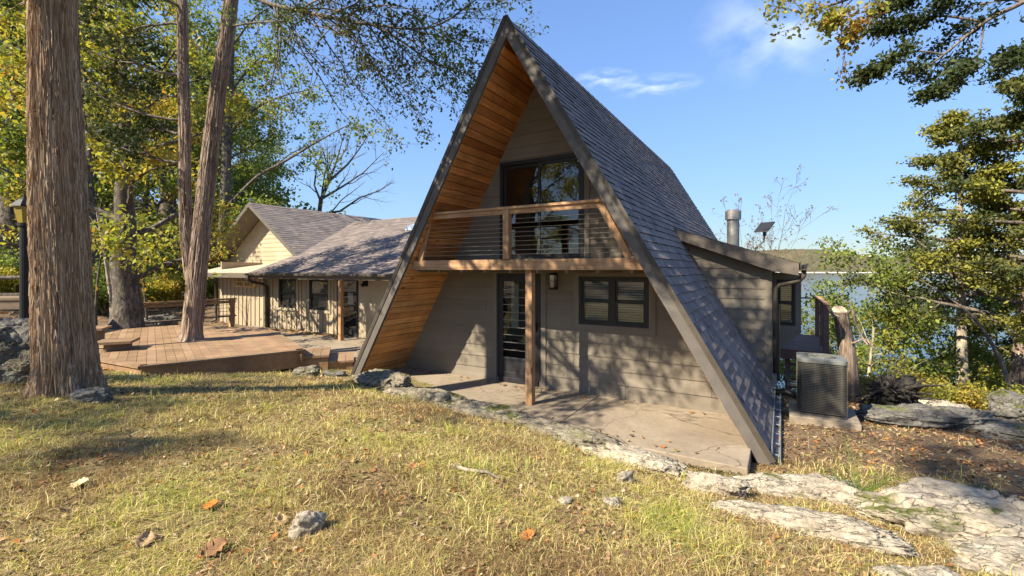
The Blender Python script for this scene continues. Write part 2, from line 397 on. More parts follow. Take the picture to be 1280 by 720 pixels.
gx, gy = axis(-7.5, 9.5, .07, 3200), axis(1.2, 10.5, .07, 3200)
X, Y = np.meshgrid(gx, gy); Z = ground_z(X, Y)
nx, ny = len(gx), len(gy)
idx = np.arange(nx*ny).reshape(ny, nx)
Fq = np.stack([idx[:-1, :-1], idx[:-1, 1:], idx[1:, 1:], idx[1:, :-1]], -1).reshape(-1, 4)
ground = np_mesh('ground', np.stack([X, Y, Z], -1).reshape(-1, 3), Fq, 'ground', smooth=True); tag(ground, kind='structure')
LAKE = -12.0
mb = MB(); mb.poly([(-1500, -4000, LAKE), (6500, -4000, LAKE), (6500, 6500, LAKE), (-1500, 6500, LAKE)])
tag(mb.build('lake', 'lake'), kind='structure')
# far shore
hx = np.arange(-1600, 6000, 7.0); hy = np.concatenate([np.arange(1985, 2500, 9.0), np.arange(2500, 4200, 30.0)])
HX, HY = np.meshgrid(hx, hy)
t = sstep(1990, 2420, HY+60*fbm(HX*.004, HY*.004, 0, 2, 3))
ridge = 80+24*fbm(HX*.0022, 0*HX, 0, 31, 3)+34*np.exp(-((HX-1560)/300)**2)-24*np.exp(-((HX-2010)/150)**2)
shore = 12*fbm(HX*.006, HY*.006, 0, 6, 4)
t2 = sstep(2600, 3600, HY)*70*(.5+.5*vnoise(HX*.0014, 0*HX, 0, 77))
HZ = LAKE-1+np.clip((HY-1990)/30, 0, 1)*4+t*ridge+t2*sstep(2600, 2700, HY)*0+t*shore+t*9*np.abs(fbm(HX*.05, HY*.05, 0, 12, 3))+sstep(2000, 2040, HY)*4.0*np.abs(vnoise(HX*.11, HY*.11, 0, 15))
i2 = np.arange(HX.size).reshape(HX.shape)
tag(np_mesh('hills', np.stack([HX, HY, HZ], -1).reshape(-1, 3), np.stack([i2[:-1, :-1], i2[:-1, 1:], i2[1:, 1:], i2[1:, :-1]], -1).reshape(-1, 4), 'hills', smooth=True), kind='structure')

# ------------------------------------------------------------------ A-frame house (local frame: x along the front, y into the house, z up)
SL = 1.71; RX = .05; RZ = 6.21; YF = -1.31; YB = 11.4; TV = .30        # slope, ridge, overhang, rear, vertical roof thickness
ANG = math.atan(SL); CA, SA = math.cos(ANG), math.sin(ANG)
hs = thing('a_frame_house', 'tall taupe A-frame house with steep shingled roof and front balcony', 'house', (O[0], O[1], 0), PH)

def shingle_cols():
    t = rnd.random()
    base = [(.20, .165, .15), (.245, .195, .17), (.15, .122, .115), (.29, .235, .20), (.185, .16, .155)][int(t*4.999)]
    f = .9+.2*rnd.random(); m_ = (.21, .175, .16); return tuple((.55*x+.45*y)*f for x, y in zip(base, m_))
def shingle_slope(mb, P, s_len, xl, xr, e=.145, tab=.24, lift=.013, jit=True):
    """P(x, s, h): point on the slope, s down the slope, h off the surface; xl(s), xr(s) the extent"""
    n = int(math.ceil(s_len/e))
    for i in range(n):
        s0, s1 = i*e, min((i+1)*e, s_len)
        a0, a1, b0, b1 = xl(s0), xl(s1), xr(s0), xr(s1)
        if min(b0-a0, b1-a1) < .02: continue
        x = min(a0, a1)+rnd.uniform(-.25, 0)
        while x < max(b0, b1):
            w = tab*rnd.uniform(.55, 1.5); xa, xb = x, x+w; x = xb
            A0, A1, B0, B1 = max(xa, a0), max(xa, a1), min(xb, b0), min(xb, b1)
            if B0-A0 < .002 and B1-A1 < .002: continue
            A0 = min(A0, B0); A1 = min(A1, B1)
            h = lift*rnd.uniform(.55, 1.3); ss = s1+(rnd.uniform(0, .012) if jit else 0)
            mb.col = shingle_cols()
            mb.poly([P(A0, s0, .002), P(A1, ss, h), P(B1, ss, h), P(B0, s0, .002)])
            mb.col = (.05, .042, .04); mb.poly([P(A1, ss, h), P(A1, ss, 0), P(B1, ss, 0), P(B1, ss, h)])  # exposed butt edge, coloured dark as the shadow line of its course
# roof decks: thick slabs
zf = -.12
def roof_side(sg):
    xo = lambda z: RX+sg*(RZ-z)/SL
    poly = [(RX, RZ-.012), (xo(zf)-sg*.012, zf), (xo(zf)-sg*.012-sg*TV/SL, zf), (RX, RZ-TV)]
    if sg > 0: poly = poly[::-1]
    return poly
roof_parts = []
for sg in (-1, 1):
    mb = MB(); mb.prism_y(roof_side(sg), YF+.03, YB); rs = mb.build('roof', 'trim', hs)
    rs['label'] = 'right shingled roof slope' if sg > 0 else 'left shingled roof slope'
    L = (RZ-zf)/SA
    mb = MB()
    def P(x, s, h, sg=sg): return (RX+sg*(s*CA+h*SA), x, RZ-s*SA+h*CA)
    if sg > 0: shingle_slope(mb, lambda x, s, h: P(x, s, h), L, lambda s: YF-.03, lambda s: YB+.05, tab=.21, lift=.018)
    else: shingle_slope(mb, lambda x, s, h: P(x, s, h), L, lambda s: YF-.03, lambda s: YB+.05, e=.2, tab=.5)
    mb.build('shingles', 'shingle', rs)
    # drip edge up the rake
    mb = MB(); mb.bar(P(YF-.02, -.01, .012), P(YF-.02, L, .012), .07, .012, (0, 1, 0)); mb.build('drip_edge', 'gutter', rs)
    # fascia board
    xo = lambda z, o: RX+sg*((RZ-z)/SL-o)
    zi = RZ-TV
    f0 = [(RX, RZ-.02), (xo(zf-.04, .012), zf-.04), (xo(zf-.04, (TV+.015)/SL), zf-.04), (RX, RZ-TV-.015)]
    if sg < 0: f0 = f0
    else: f0 = f0[::-1]
    mb = MB(); mb.prism_y(f0, YF-.012, YF+.027); mb.build('fascia', 'fascia', hs, bevel=.004)
# ridge cap
mb = MB(); mb.col = (.10, .09, .095)
for i in range(42):
    y0 = YF-.03+i*.3; y1 = y0+.31
    mb.col = shingle_cols()
    for sg in (-1, 1):
        mb.poly([(RX, y0, RZ+.035), (RX, y1, RZ+.022), (RX+sg*.07, y1, RZ+.018-.12), (RX+sg*.07, y0, RZ+.03-.12)])
mb.build('ridge_cap', 'shingle', hs)
# cedar soffit under the overhang, one plank at a time
mb = MB()
tones = [(1, 1, 1), (.9, .82, .74), (1.15, 1.12, 1.05), (.62, .5, .42), (.36, .27, .22), (1.05, .95, .85), (.8, .7, .62)]
for sg in (-1, 1):
    n = 50; L = (RZ-TV-zf)/SA; e = L/n
    for i in range(n):
        s0, s1 = i*e+.004, (i+1)*e-.004
        w = [4, 4, 3, 3.0, 1.8, 4, 4] if i < 30 else [5, 4, 5, .5, .15, 4, 2]
        t = rnd.choices(tones, w)[0]; f = rnd.uniform(.78, 1.08); mb.col = tuple(x*f*h_ for x, h_ in zip(t, (1, .84, .72) if i < 28 else (1, 1, 1)))
        q = lambda s, h, y: (RX+sg*(s*CA-h*SA), y, RZ-TV-s*SA-h*CA)
        h = .018+rnd.uniform(0, .003)
        a = [q(s0, 0, YF+.04), q(s1, 0, YF+.04), q(s1, 0, .0), q(s0, 0, .0)]
        b = [q(s0+.003, h, YF+.04), q(s1-.003, h, YF+.04), q(s1-.003, h, .0), q(s0+.003, h, .0)]
        mb.hexa(a, b)
mb.build('soffit', 'soffit', hs)

# lap siding with openings
def siding(mb, xl, xr, z0, z1, y, e=.225, ops=(), p=.016, flip=1):
    k = 0; zb = z0
    while zb < z1-1e-4:
        zt = min(zb+e, z1); cuts = sorted({zb, zt} | {z for o in ops for z in (o[2], o[3]) if zb < z < zt})
        for a, b in zip(cuts, cuts[1:]):
            segs = [(xl(a), xl(b), xr(a), xr(b))]
            for (ox0, ox1, oz0, oz1) in ops:
                if oz0 < b-1e-5 and oz1 > a+1e-5:
                    ns = []
                    for (la, lb, ra, rb) in segs:
                        if ox1 <= min(la, lb) or ox0 >= max(ra, rb): ns.append((la, lb, ra, rb)); continue
                        if ox0 > min(la, lb): ns.append((la, lb, min(ox0, ra), min(ox0, rb)))
                        if ox1 < max(ra, rb): ns.append((max(ox1, la), max(ox1, lb), ra, rb))
                    segs = ns
            ya, yb = y-flip*p*(1-(a-zb)/e)-flip*.003, y-flip*p*(1-(b-zb)/e)-flip*.003
            if a == zb: tone0 = k*7.31
            cutsx = [v_ for v_ in (-20+((k*1.37) % 1)*3.6+3.6*q_ for q_ in range(12))]
            sg2 = []
            for (la, lb, ra, rb) in segs:
                xs_ = [v_ for v_ in cutsx if max(la, lb)+.15 < v_ < min(ra, rb)-.15]; L0, L1 = la, lb
                for v_ in xs_: sg2.append((L0, L1, v_-.0025, v_-.0025)); L0 = L1 = v_+.0025
                sg2.append((L0, L1, ra, rb))
            for (la, lb, ra, rb) in sg2:
                tn = .93+.14*((math.sin(k*12.9+round(ra)*4.1)*43758.5) % 1); mb.col = (tn, tn, tn*.99)
                if ra-la < .002 and rb-lb < .002: continue
                mb.poly([(la, ya, a), (ra, ya, a), (rb, yb, b), (lb, yb, b)])
                if a == zb: mb.poly([(la, y, a), (ra, y, a), (ra, ya, a), (la, ya, a)])
        zb = zt; k += 1
    mb.col = (1, 1, 1)
iz = RZ-TV
xin = lambda z: (iz-.02-z)/SL
DOOR = (-.95, .02, .10, 2.10); WIN = (.77, 1.99, 1.21, 2.05); SLD = (-.87, .87, 2.32, 4.24)
mb = MB(); siding(mb, lambda z: RX-xin(z), lambda z: RX+xin(z), 0.0, iz-.03, 0.0, .225, (DOOR, WIN, SLD))
mb.build('front_wall', 'siding', hs)
mb = MB()                                                      # trim boards
def frame_boards(mb, o, w, y0, y1, sill=True):
    x0, x1, z0, z1 = o
    mb.box(x0-w, x0, y0, y1, z0, z1); mb.box(x1, x1+w, y0, y1, z0, z1); mb.box(x0-w, x1+w, y0-.002, y1, z1, z1+w)
    if sill: mb.box(x0-w, x1+w, y0-.002, y1, z0-w, z0)
frame_boards(mb, WIN, .11, -.034, .02)
mb.box(DOOR[0]-.08, DOOR[0], -.032, .02, 0, DOOR[3]); mb.box(DOOR[1], DOOR[1]+.10, -.032, .02, 0, DOOR[3]); mb.box(DOOR[0]-.08, DOOR[1]+.1, -.034, .02, DOOR[3], DOOR[3]+.07)
mb.box(SLD[1], SLD[1]+.10, -.03, .02, 2.32, 4.2)
mb.build('window_trim', 'siding_v', hs)
# inside: floors, rear wall
mb = MB(); mb.box(-3.1, 3.2, .05, YB-.3, -.16, .02); mb.box(-2.0, 2.1, .05, YB-.3, 2.10, 2.27); mb.build('floor', 'interior', hs)
mb = MB(); mb.prism_y([(RX-3.35, -.1), (RX+3.35, -.1), (RX, iz-.05)], YB-.35, YB-.25); mb.build('rear_wall', 'siding', hs)
mb = MB(); mb.box(-2.9, 3.0, 3.9, 4.0, .02, 2.1); mb.box(-.95, 1.05, 4.2, 4.3, 2.27, 3.9); mb.build('inner_wall', 'interior', hs)

def window(par, o, y, name='window', fw=.055, mull=0, meet=True, blinds=False, depth=.07, label=None, proud=.03, fm='dark_frame'):
    x0, x1, z0, z1 = o; mb = MB()
    ya, yb = y-proud, y+depth
    mb.box(x0, x0+fw, ya, yb, z0, z1); mb.box(x1-fw, x1, ya, yb, z0, z1)
    mb.box(x0+fw, x1-fw, ya, yb, z1-fw, z1); mb.box(x0+fw, x1-fw, ya, yb, z0, z0+fw)
    xs = [x0+fw]
    for i in range(mull):
        xm = x0+(x1-x0)*(i+1)/(mull+1); mb.box(xm-.045, xm+.045, ya, yb, z0+fw, z1-fw); xs += [xm-.045, xm+.045]
    xs.append(x1-fw)
    wn = mb.build(name, fm, par, bevel=.003)
    if label: wn['label'] = label
    for i in range(0, len(xs), 2):
        a, b = xs[i], xs[i+1]
        if meet:
            zm = (z0+z1)/2; s = MB()
            for (c, d, off) in ((zm, z1-fw, .012), (z0+fw, zm, -.008)):
                yy = y+off
                s.box(a+.002, a+.034, yy-.014, yy+.014, c, d); s.box(b-.034, b-.002, yy-.014, yy+.014, c, d)
                s.box(a+.034, b-.034, yy-.014, yy+.014, c+.002, c+.032); s.box(a+.034, b-.034, yy-.014, yy+.014, d-.032, d-.002)
            s.build('sash', fm, wn)
        g = MB(); g.poly([(a+.01, y+.004, z0+fw), (b-.01, y+.004, z0+fw), (b-.01, y+.004, z1-fw), (a+.01, y+.004, z1-fw)]); g.build('pane', 'glass', wn)
        if blinds:
            s = MB(); z = z0+fw+.02
            while z < z1-fw:
                s.hexa([(a+.015, y+.055, z), (b-.015, y+.055, z), (b-.015, y+.058, z+.003), (a+.015, y+.058, z+.003)],
                       [(a+.015, y+.082, z+.026), (b-.015, y+.082, z+.026), (b-.015, y+.085, z+.029), (a+.015, y+.085, z+.029)]); z += .042
            s.build('blind', 'blind', wn)
    return wn
window(hs, WIN, -.005, blinds=True, mull=1, label='dark double window with half open slat blinds')
# glazed balcony slider
x0, x1, z0, z1 = SLD; mb = MB()
for b in ((x0, x0+.06, z0, z1), (x1-.06, x1, z0, z1), (x0+.06, x1-.06, z1-.07, z1), (x0+.06, x1-.06, z0, z0+.06)): mb.box(b[0], b[1], -.04, .08, b[2], b[3])
sl = mb.build('sliding_door', 'dark_frame', hs, bevel=.003)
for (a, b, y) in ((x0+.06, .02, .045), (-.05, x1-.06, .0)):
    mb = MB(); w = .05
    mb.box(a, a+w, y-.018, y+.018, z0+.06, z1-.07); mb.box(b-w, b, y-.018, y+.018, z0+.06, z1-.07)
    mb.box(a+w, b-w, y-.018, y+.018, z1-.13, z1-.07); mb.box(a+w, b-w, y-.018, y+.018, z0+.06, z0+.14)
    mb.build('sash', 'dark_frame', sl)
    mb = MB(); mb.poly([(a+w, y, z0+.14), (b-w, y, z0+.14), (b-w, y, z1-.13), (a+w, y, z1-.13)]); mb.build('pane', 'glass', sl)
# front door: glazed storm door with rails and two pale curtain strips
x0, x1, z0, z1 = DOOR; mb = MB()
mb.box(x0, x0+.05, -.035, .06, z0, z1); mb.box(x1-.05, x1, -.035, .06, z0, z1); mb.box(x0+.05, x1-.05, -.035, .06, z1-.05, z1); mb.box(x0+.05, x1-.05, -.05, .06, z0-.09, z0)
a, b = x0+.05, x1-.05
mb.box(a, a+.09, -.022, .018, z0, z1-.05); mb.box(b-.09, b, -.022, .018, z0, z1-.05); mb.box(a+.09, b-.09, -.022, .018, z1-.16, z1-.05)
mb.box(a+.09, b-.09, -.022, .018, z0, z0+.10); mb.box(a+.09, b-.09, -.022, .018, z0+.33, z0+.38)
mb.box(a+.09, b-.09, -.012, .01, z0+.10, z0+.33)
dr = mb.build('door', 'door_panel', hs, bevel=.004)
mb = MB()
z = z0+.52
while z < z1-.2: mb.box(a+.09, b-.09, -.022, -.014, z, z+.009); z += .145
mb.build('door_rail', 'flue_metal', dr)
mb = MB(); mb.poly([(a+.09, -.002, z0+.38), (b-.09, -.002, z0+.38), (b-.09, -.002, z1-.16), (a+.09, -.002, z1-.16)]); mb.build('pane', 'glass', dr)
mb = MB()
mb.box(a+.02, b-.02, .10, .14, z0, z1-.05)
mb.build('inner_door', 'door_panel', dr)
mb = MB()
for xx in (a+.22, a+.56): mb.box(xx, xx+.16, .085, .098, z0+.95, z1-.2)
mb.build('curtain', 'cream_curtain', dr)
mb = MB(); mb.box(b-.075, b-.04, -.06, -.022, z0+.92, z0+1.08); mb.bar((b-.058, -.055, z0+1.0), (b-.17, -.055, z0+1.0), .02, .02); mb.build('handle', 'black', dr)
# wall lantern
ln = MB(); ln.box(.235, .365, -.12, -.036, 1.83, 1.85); ln.box(.235, .365, -.16, -.036, 2.07, 2.09); ln.box(.26, .34, -.14, -.05, 2.09, 2.13)
for xx in (.238, .350):
    for yy in (-.155, -.05): ln.box(xx, xx+.012, yy, yy+.012, 1.85, 2.07)
ln.box(.235, .365, -.16, -.036, 1.81, 1.83); ln.box(.25, .35, -.036, .0, 1.86, 2.12)
lo = ln.build('lantern', 'black', hs); mb = MB(); mb.box(.255, .345, -.14, -.055, 1.85, 2.07); mb.build('lantern_glass', 'glass', lo)
mb = MB(); mb.lathe([(.012, 1.85), (.012, 1.97)], .3, -.1, 10); mb.build('bulb', 'lamp_glass', lo)
# balcony
mb = MB(); mb.box(-2.20, 2.26, -1.19, -1.14, 2.165, 2.335); mb.build('balcony_beam', 'beam', hs, bevel=.004)
mb = MB()
for i in range(8): mb.box(-2.1, 2.2, -1.135+i*.14, -1.0+i*.14, 2.275, 2.31)
mb.build('balcony_floor', 'beam', hs)
mb = MB()
for i in range(9): mb.box(-2.0+i*.5, -1.96+i*.5, -1.138, -.02, 2.12, 2.272)
mb.build('joist', 'siding', hs)
mb = MB(); mb.box(-1.64, 1.66, -1.22, -1.10, 3.155, 3.195); mb.box(-1.60, 1.62, -1.185, -1.145, 3.075, 3.152); mb.build('top_rail', 'beam', hs, bevel=.003)
mb = MB(); mb.box(-.075, .035, -1.215, -1.105, 2.338, 3.152); mb.build('balcony_post', 'beam_z', hs, bevel=.004)
for (xa, xb) in ((-1.89, -1.63), (2.0, 1.56)):
    mb = MB(); mb.bar((xa, -1.16, 2.337), (xb, -1.16, 3.15), .10, .045, (0, 1, 0)); mb.build('balcony_brace', 'beam_z', hs)
mb = MB(); mb.box(.30, .42, -1.13, -1.01, .0, 2.163); mb.build('post', 'beam_z', hs, bevel=.006)
for i in range(9):
    z = 2.42+i*.072; dx = .26*(z-2.337)/.815
    mb = MB(); mb.tube([(-1.88+dx, -1.16, z), (1.98-.44/.26*dx, -1.16, z)], .0032, 6); mb.build('cable', 'cable', hs)
# eave gutter guard at the right foot
mb = MB()
xf = RX+(RZ-zf)/SL
mb.box(xf-.015, xf+.0, YF+.02, 2.35, -.17, -.03); mb.box(xf+.0, xf+.09, YF+.02, 2.35, -.17, -.155); mb.box(xf+.078, xf+.09, YF+.02, 2.35, -.155, -.08)
for i in range(9): mb.box(xf+.0, xf+.078, YF+.2+i*.42, YF+.215+i*.42, -.10, -.088)
mb.build('gutter', 'galv', hs)

# dormer on the right slope
DY = 2.5; DX = 3.69; DS = -.333
dz = lambda x: 3.05+DS*(x-1.88)                 # roof top surface
xr_out = lambda z: RX+(RZ-z)/SL
mb = MB()
siding(mb, lambda z: min(xr_out(z)-.12, DX-.001), lambda z: min(DX, 1.88+(2.86-z)/.333), .0, 2.84, DY, .2)
mb.box(DX-.12, DX, DY-.024, DY+.02, .1, 2.26)
dw = mb.build('dormer_wall', 'siding', hs)
mb = MB(); mb.box(DX-.02, DX, DY+.02, 9.2, -.9, 2.27); mb.prism_y([(1.9, 2.85), (1.9, 2.6), (DX, -.9), (DX, 2.25)], 9.2, 9.25); mb.build('dormer_side', 'siding', dw)
mb = MB()
def dr_poly(o0, o1): return [(1.70, dz(1.70)-o1), (4.13, dz(4.13)-o1), (4.13, dz(4.13)-o0), (1.70, dz(1.70)-o0)]
mb.prism_y(dr_poly(.02, .15), DY-.28, 9.5); drf = mb.build('dormer_roof', 'trim', hs)
mb = MB()
shingle_slope(mb, lambda x, s, h: (1.70+s*.949-h*.316+0, x, dz(1.70)+s*.949*DS-.018+h*.95), 2.58, lambda s: DY-.31, lambda s: 9.55)
mb.build('dormer_shingles', 'shingle', drf)
mb = MB(); mb.prism_y([(1.82, dz(1.82)-.21), (3.70, dz(3.70)-.30), (4.12, dz(4.12)-.24), (4.12, dz(4.12)-.02), (1.74, dz(1.74)-.02)], DY-.31, DY-.283)
mb.build('dormer_fascia', 'trim', drf)
mb = MB(); mb.prism_y([(4.135, 2.27), (4.15, 2.16), (4.24, 2.16), (4.27, 2.28), (4.255, 2.28), (4.23, 2.175), (4.16, 2.175), (4.15, 2.27)], DY-.32, 9.5)
mb.build('dormer_gutter', 'gutter', hs)
mb = MB(); mb.tube([(4.2, DY-.2, 2.18), (4.2, DY-.2, 2.06), (4.14, DY-.18, 1.98), (4.0, DY-.12, 1.93), (3.82, DY-.06, 1.88), (3.76, DY-.05, 1.82), (3.745, DY-.05, 1.70), (3.745, DY-.05, .2)], .042, 10)
mb.build('downspout', 'gutter', hs, smooth=True)
mb = MB(); mb.tube([(3.80, DY+.25, 1.5), (3.80, DY+.25, .0)], .028, 8); mb.box(3.695, 3.79, DY+.19, DY+.31, 1.12, 1.36); mb.build('electric_conduit', 'gutter', hs)
# cantilevered bay with a narrow side window
BY = 3.6; bw = (3.76, 4.10, 1.0, 1.96)
mb = MB()
for (a, b, c, d_) in ((3.70, bw[0], .62, 2.1), (bw[1], 4.20, .88, 2.1), (bw[0], bw[1], bw[3], 2.1), (bw[0], bw[1], .72, bw[2])): mb.box(a, b, BY, BY+.06, c, d_)
mb.box(4.17, 4.20, BY+.06, 5.4, .88, 2.1); mb.box(3.7, 4.2, 5.35, 5.4, .88, 2.1)
mb.prism_y([(3.70, .40), (4.20, .86), (4.20, .90), (3.70, .66)], BY+.001, 5.4)
by = mb.build('bay', 'siding_v', hs)
window(hs, bw, BY+.02, fw=.04, blinds=True, proud=.028, label='narrow dark window in the side of the lake bay')
# flue and dish on the dormer roof
mb = MB(); mb.lathe([(.135, 2.6), (.135, 3.36), (.175, 3.36), (.175, 3.56), (.15, 3.575), (.13, 3.60), (.02, 3.61)], 2.855, 4.5, 24); mb.build('flue_pipe', 'flue_metal', hs, smooth=False)
mb = MB(); mb.tube([(3.25, 5, 2.5), (3.33, 5, 2.72), (3.48, 5, 2.84), (3.50, 5, 3.02)], .018, 8); mb.tube([(3.50, 4.98, 2.98), (3.5, 4.98, 3.1)], .04, 10)
ds = mb.build('dish_arm', 'gutter', hs)
mb = MB(); mb.hexa([(3.28, 4.85, 3.06), (3.58, 4.7, 3.06), (3.72, 5.05, 3.30), (3.42, 5.2, 3.30)], [(3.275, 4.86, 3.085), (3.575, 4.71, 3.085), (3.715, 5.06, 3.325), (3.415, 5.21, 3.325)]); mb.build('dish_panel', 'dark_frame', ds)

# ------------------------------------------------------------------ low ranch wing on the left
rh = thing('ranch_house', 'low taupe board and batten house with sunlit gable left of the tall house', 'house', H2W(-10, 3.0), PH)
rh.location = (O[0], O[1], 0)
WY = 3.0; WF = -.12
W1 = (-12.82, -11.73, .72, 1.84); W2 = (-10.97, -9.9, .72, 1.84); DD = (-9.44, -8.39, WF, 1.84)
mb = MB()
def panelwall(mb, x0, x1, z0, z1, y, ops):
    xs = sorted({x0, x1} | {v for o in ops for v in o[:2]})
    for a, b in zip(xs, xs[1:]):
        o = [p for p in ops if p[0] <= a+1e-6 and p[1] >= b-1e-6]
        if not o: mb.box(a, b, y, y+.08, z0, z1)
        else:
            if o[0][2] > z0+.01: mb.box(a, b, y, y+.08, z0, o[0][2])
            mb.box(a, b, y, y+.08, o[0][3], z1)
panelwall(mb, -17.2, -2.4, WF-.2, 2.0, WY, (W1, W2, DD))
x = -17.15
while x < -8.3:
    ok = True
    for o in (W1, W2, DD):
        if o[0]-.05 < x+.02 and x-.02 < o[1]+.05:
            if o[2] > WF+.1: mb.box(x-.028, x+.028, WY-.03, WY, WF-.2, o[2]-.09)
            ok = False
    if ok: mb.box(x-.028, x+.028, WY-.03, WY, WF-.2, 1.98)
    x += .30
for o in (W1, W2):
    mb.box(o[0]-.12, o[0], WY-.036, WY, o[2]-.1, 1.98); mb.box(o[1], o[1]+.12, WY-.036, WY, o[2]-.1, 1.98); mb.box(o[0], o[1], WY-.05, WY, o[2]-.1, o[2])
mb.box(-17.2, -17.12, WY+.08, 13.5, WF-.3, 2.5)
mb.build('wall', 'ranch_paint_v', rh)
mb = MB(); mb.box(-13.72, -2.6, WY-.86, WY-.76, 1.86, 2.0); mb.box(-13.72, -13.58, WY-.05, WY, WF-.2, 1.98); mb.build('header_beam', 'trim', rh)
for o, lb in ((W1, 'sash window nearer the corner downspout'), (W2, 'sash window nearer the glazed door')): window(rh, o, WY+.01, blinds=True, label=lb, fw=.07, fm='dark_frame')
x0, x1, z0, z1 = DD; mb = MB()
mb.box(x0, x0+.16, WY-.04, WY+.06, z0, z1); mb.box(x1-.07, x1, WY-.04, WY+.06, z0, z1); mb.box(x0+.16, x1-.07, WY-.04, WY+.06, z1-.06, z1); mb.box(x0+.16, x1-.07, WY-.03, WY+.06, z0, z0+.3)
dr2 = mb.build('door', 'dark_frame', rh); mb = MB(); mb.poly([(x0+.16, WY+.01, z0+.3), (x1-.07, WY+.01, z0+.3), (x1-.07, WY+.01, z1-.06), (x0+.16, WY+.01, z1-.06)]); mb.build('pane', 'glass', dr2)
mb = MB(); mb.box(x0+.5, x0+.78, WY+.015, WY+.02, z0+1.1, z0+1.5); mb.build('paper_notice', 'paper', dr2)
mb = MB(); mb.box(x1-.12, x1-.09, WY-.09, WY-.04, z0+.9, z0+1.1); mb.build('handle', 'black', dr2)
mb = MB(); mb.box(-17.1, -2.6, WY+.6, WY+.7, WF, 2.0); mb.box(-17.1, -2.6, WY+.08, WY+.6, WF-.1, WF+.02); mb.build('inner_wall', 'interior', rh)
mb = MB(); mb.box(-8.36, -8.24, WY-.84, WY-.72, WF-.3, 1.855); mb.build('post', 'beam_z', rh)
mb = MB(); mb.box(-8.05, -7.93, WY-.12, WY, 1.62, 1.80); mb.bar((-7.99, WY-.1, 1.7), (-7.99, WY-.2, 1.64), .09, .09); mb.build('flood_lamp', 'black', rh)
# link roof
LS = .379; LY0 = 2.2; LY1 = 9.4; lz = lambda y: 2.05+LS*(y-LY0)
GZ = 5.18; GX = -16.7; GS = .69
def lxl(y): return -13.45 if lz(y) < GZ-GS*(-13.45-GX) else GX+(GZ-lz(y))/GS-.1
def lxr(y): return RX-(RZ-lz(y))/SL+.12
ln_ = (LY1-LY0)*math.hypot(1, LS); cl = 1/math.hypot(1, LS)
mb = MB(); ys = np.linspace(LY0, LY1, 16)
for a, b in zip(ys, ys[1:]):
    mb.hexa([(lxl(a), a, lz(a)-.14), (lxr(a), a, lz(a)-.14), (lxr(b), b, lz(b)-.14), (lxl(b), b, lz(b)-.14)], [(lxl(a), a, lz(a)-.01), (lxr(a), a, lz(a)-.01), (lxr(b), b, lz(b)-.01), (lxl(b), b, lz(b)-.01)])
mb.hexa([(-16.2, LY1, lz(LY1)-.14), (-.7, LY1, lz(LY1)-.14), (-1.5, 15, 2.6), (-16, 15, 2.6)], [(-16.2, LY1, lz(LY1)-.01), (-.7, LY1, lz(LY1)-.01), (-1.5, 15, 2.74), (-16, 15, 2.74)])
lr = mb.build('roof', 'trim', rh); lr['label'] = 'low pitched roof over the windows'
mb = MB(); yy = lambda s: LY1-s*cl
shingle_slope(mb, lambda x, s, h: (x, LY1+.0-s*cl-h*.354, lz(LY1-s*cl)+h*.935), ln_+.02, lambda s: lxl(yy(s))-.02, lambda s: lxr(yy(s)), e=.17, tab=.3, lift=.014)
mb.build('shingles', 'shingle', lr)
mb = MB(); mb.hexa([(-10.05, 6.95, lz(6.95)-.0), (-9.55, 6.95, lz(6.95)-.0), (-9.55, 7.75, lz(7.75)-.0), (-10.05, 7.75, lz(7.75))], [(-10.05, 6.95, lz(6.95)+.13), (-9.55, 6.95, lz(6.95)+.13), (-9.55, 7.75, lz(7.75)+.13), (-10.05, 7.75, lz(7.75)+.13)])
mb.build('skylight', 'skylight', lr)
mb = MB(); mb.box(-13.5, -2.75, LY0-.05, LY0-.012, 1.84, 2.045); mb.build('eave_fascia', 'trim', lr)
mb = MB(); mb.box(-13.5, -2.95, LY0-.165, LY0-.055, 1.95, 2.035); mb.build('gutter', 'gutter', rh, bevel=.02)
mb = MB(); mb.tube([(-13.35, LY0-.1, 1.96), (-13.35, LY0-.1, 1.80), (-13.35, LY0+.05, 1.70), (-13.45, LY0+.5, 1.62), (-13.5, WY-.1, 1.5), (-13.5, WY-.08, WF)], .06, 10); mb.build('downspout', 'gutter', rh, smooth=True)
mb = MB(); mb.tube([(-17.25, LY0-.05, 1.98), (-17.25, LY0-.05, 1.88), (-17.2, LY0+.4, 1.80), (-17.22, WY-.1, 1.6), (-17.22, WY-.1, 0), (-17.3, WY-.3, -.08)], .055, 10); mb.build('downspout', 'gutter', rh, smooth=True)
# gable
GY0, GY1 = 4.0, 15.0
gls = lambda sg, x: GZ-GS*abs(x-GX)
for sg, half in ((-1, 3.65), (1, 3.58)):
    mb = MB(); xe = GX+sg*half
    pl = [(GX, GZ-.01), (xe, GZ-GS*half-.01), (xe, GZ-GS*half-.17), (GX, GZ-.17)]
    if sg > 0: pl = pl[::-1]
    mb.prism_y(pl, GY0+.03, GY1); gr = mb.build('gable_roof', 'trim', rh)
    mb = MB(); c_ = 1/math.hypot(1, GS)
    shingle_slope(mb, lambda x, s, h, sg=sg: (GX+sg*(s*c_+h*GS*c_), x, GZ-s*GS*c_+h*c_), half/c_+.02, lambda s: GY0-.02, lambda s: GY1, e=.17, tab=.3)
    mb.build('shingles', 'shingle', gr)
    mb = MB(); f0 = [(GX, GZ-.0), (xe, GZ-GS*half-.0), (xe, GZ-GS*half-.2), (GX, GZ-.2)]
    if sg > 0: f0 = f0[::-1]
    mb.prism_y(f0, GY0-.01, GY0+.028); mb.build('rake_fascia', 'fascia', gr)
mb = MB(); siding(mb, lambda z: GX-(GZ-.15-z)/GS+.12, lambda z: GX+(GZ-.15-z)/GS-.12, 2.2, 5.0, 4.9, .2)
mb.build('gable_wall', 'ranch_paint', rh)
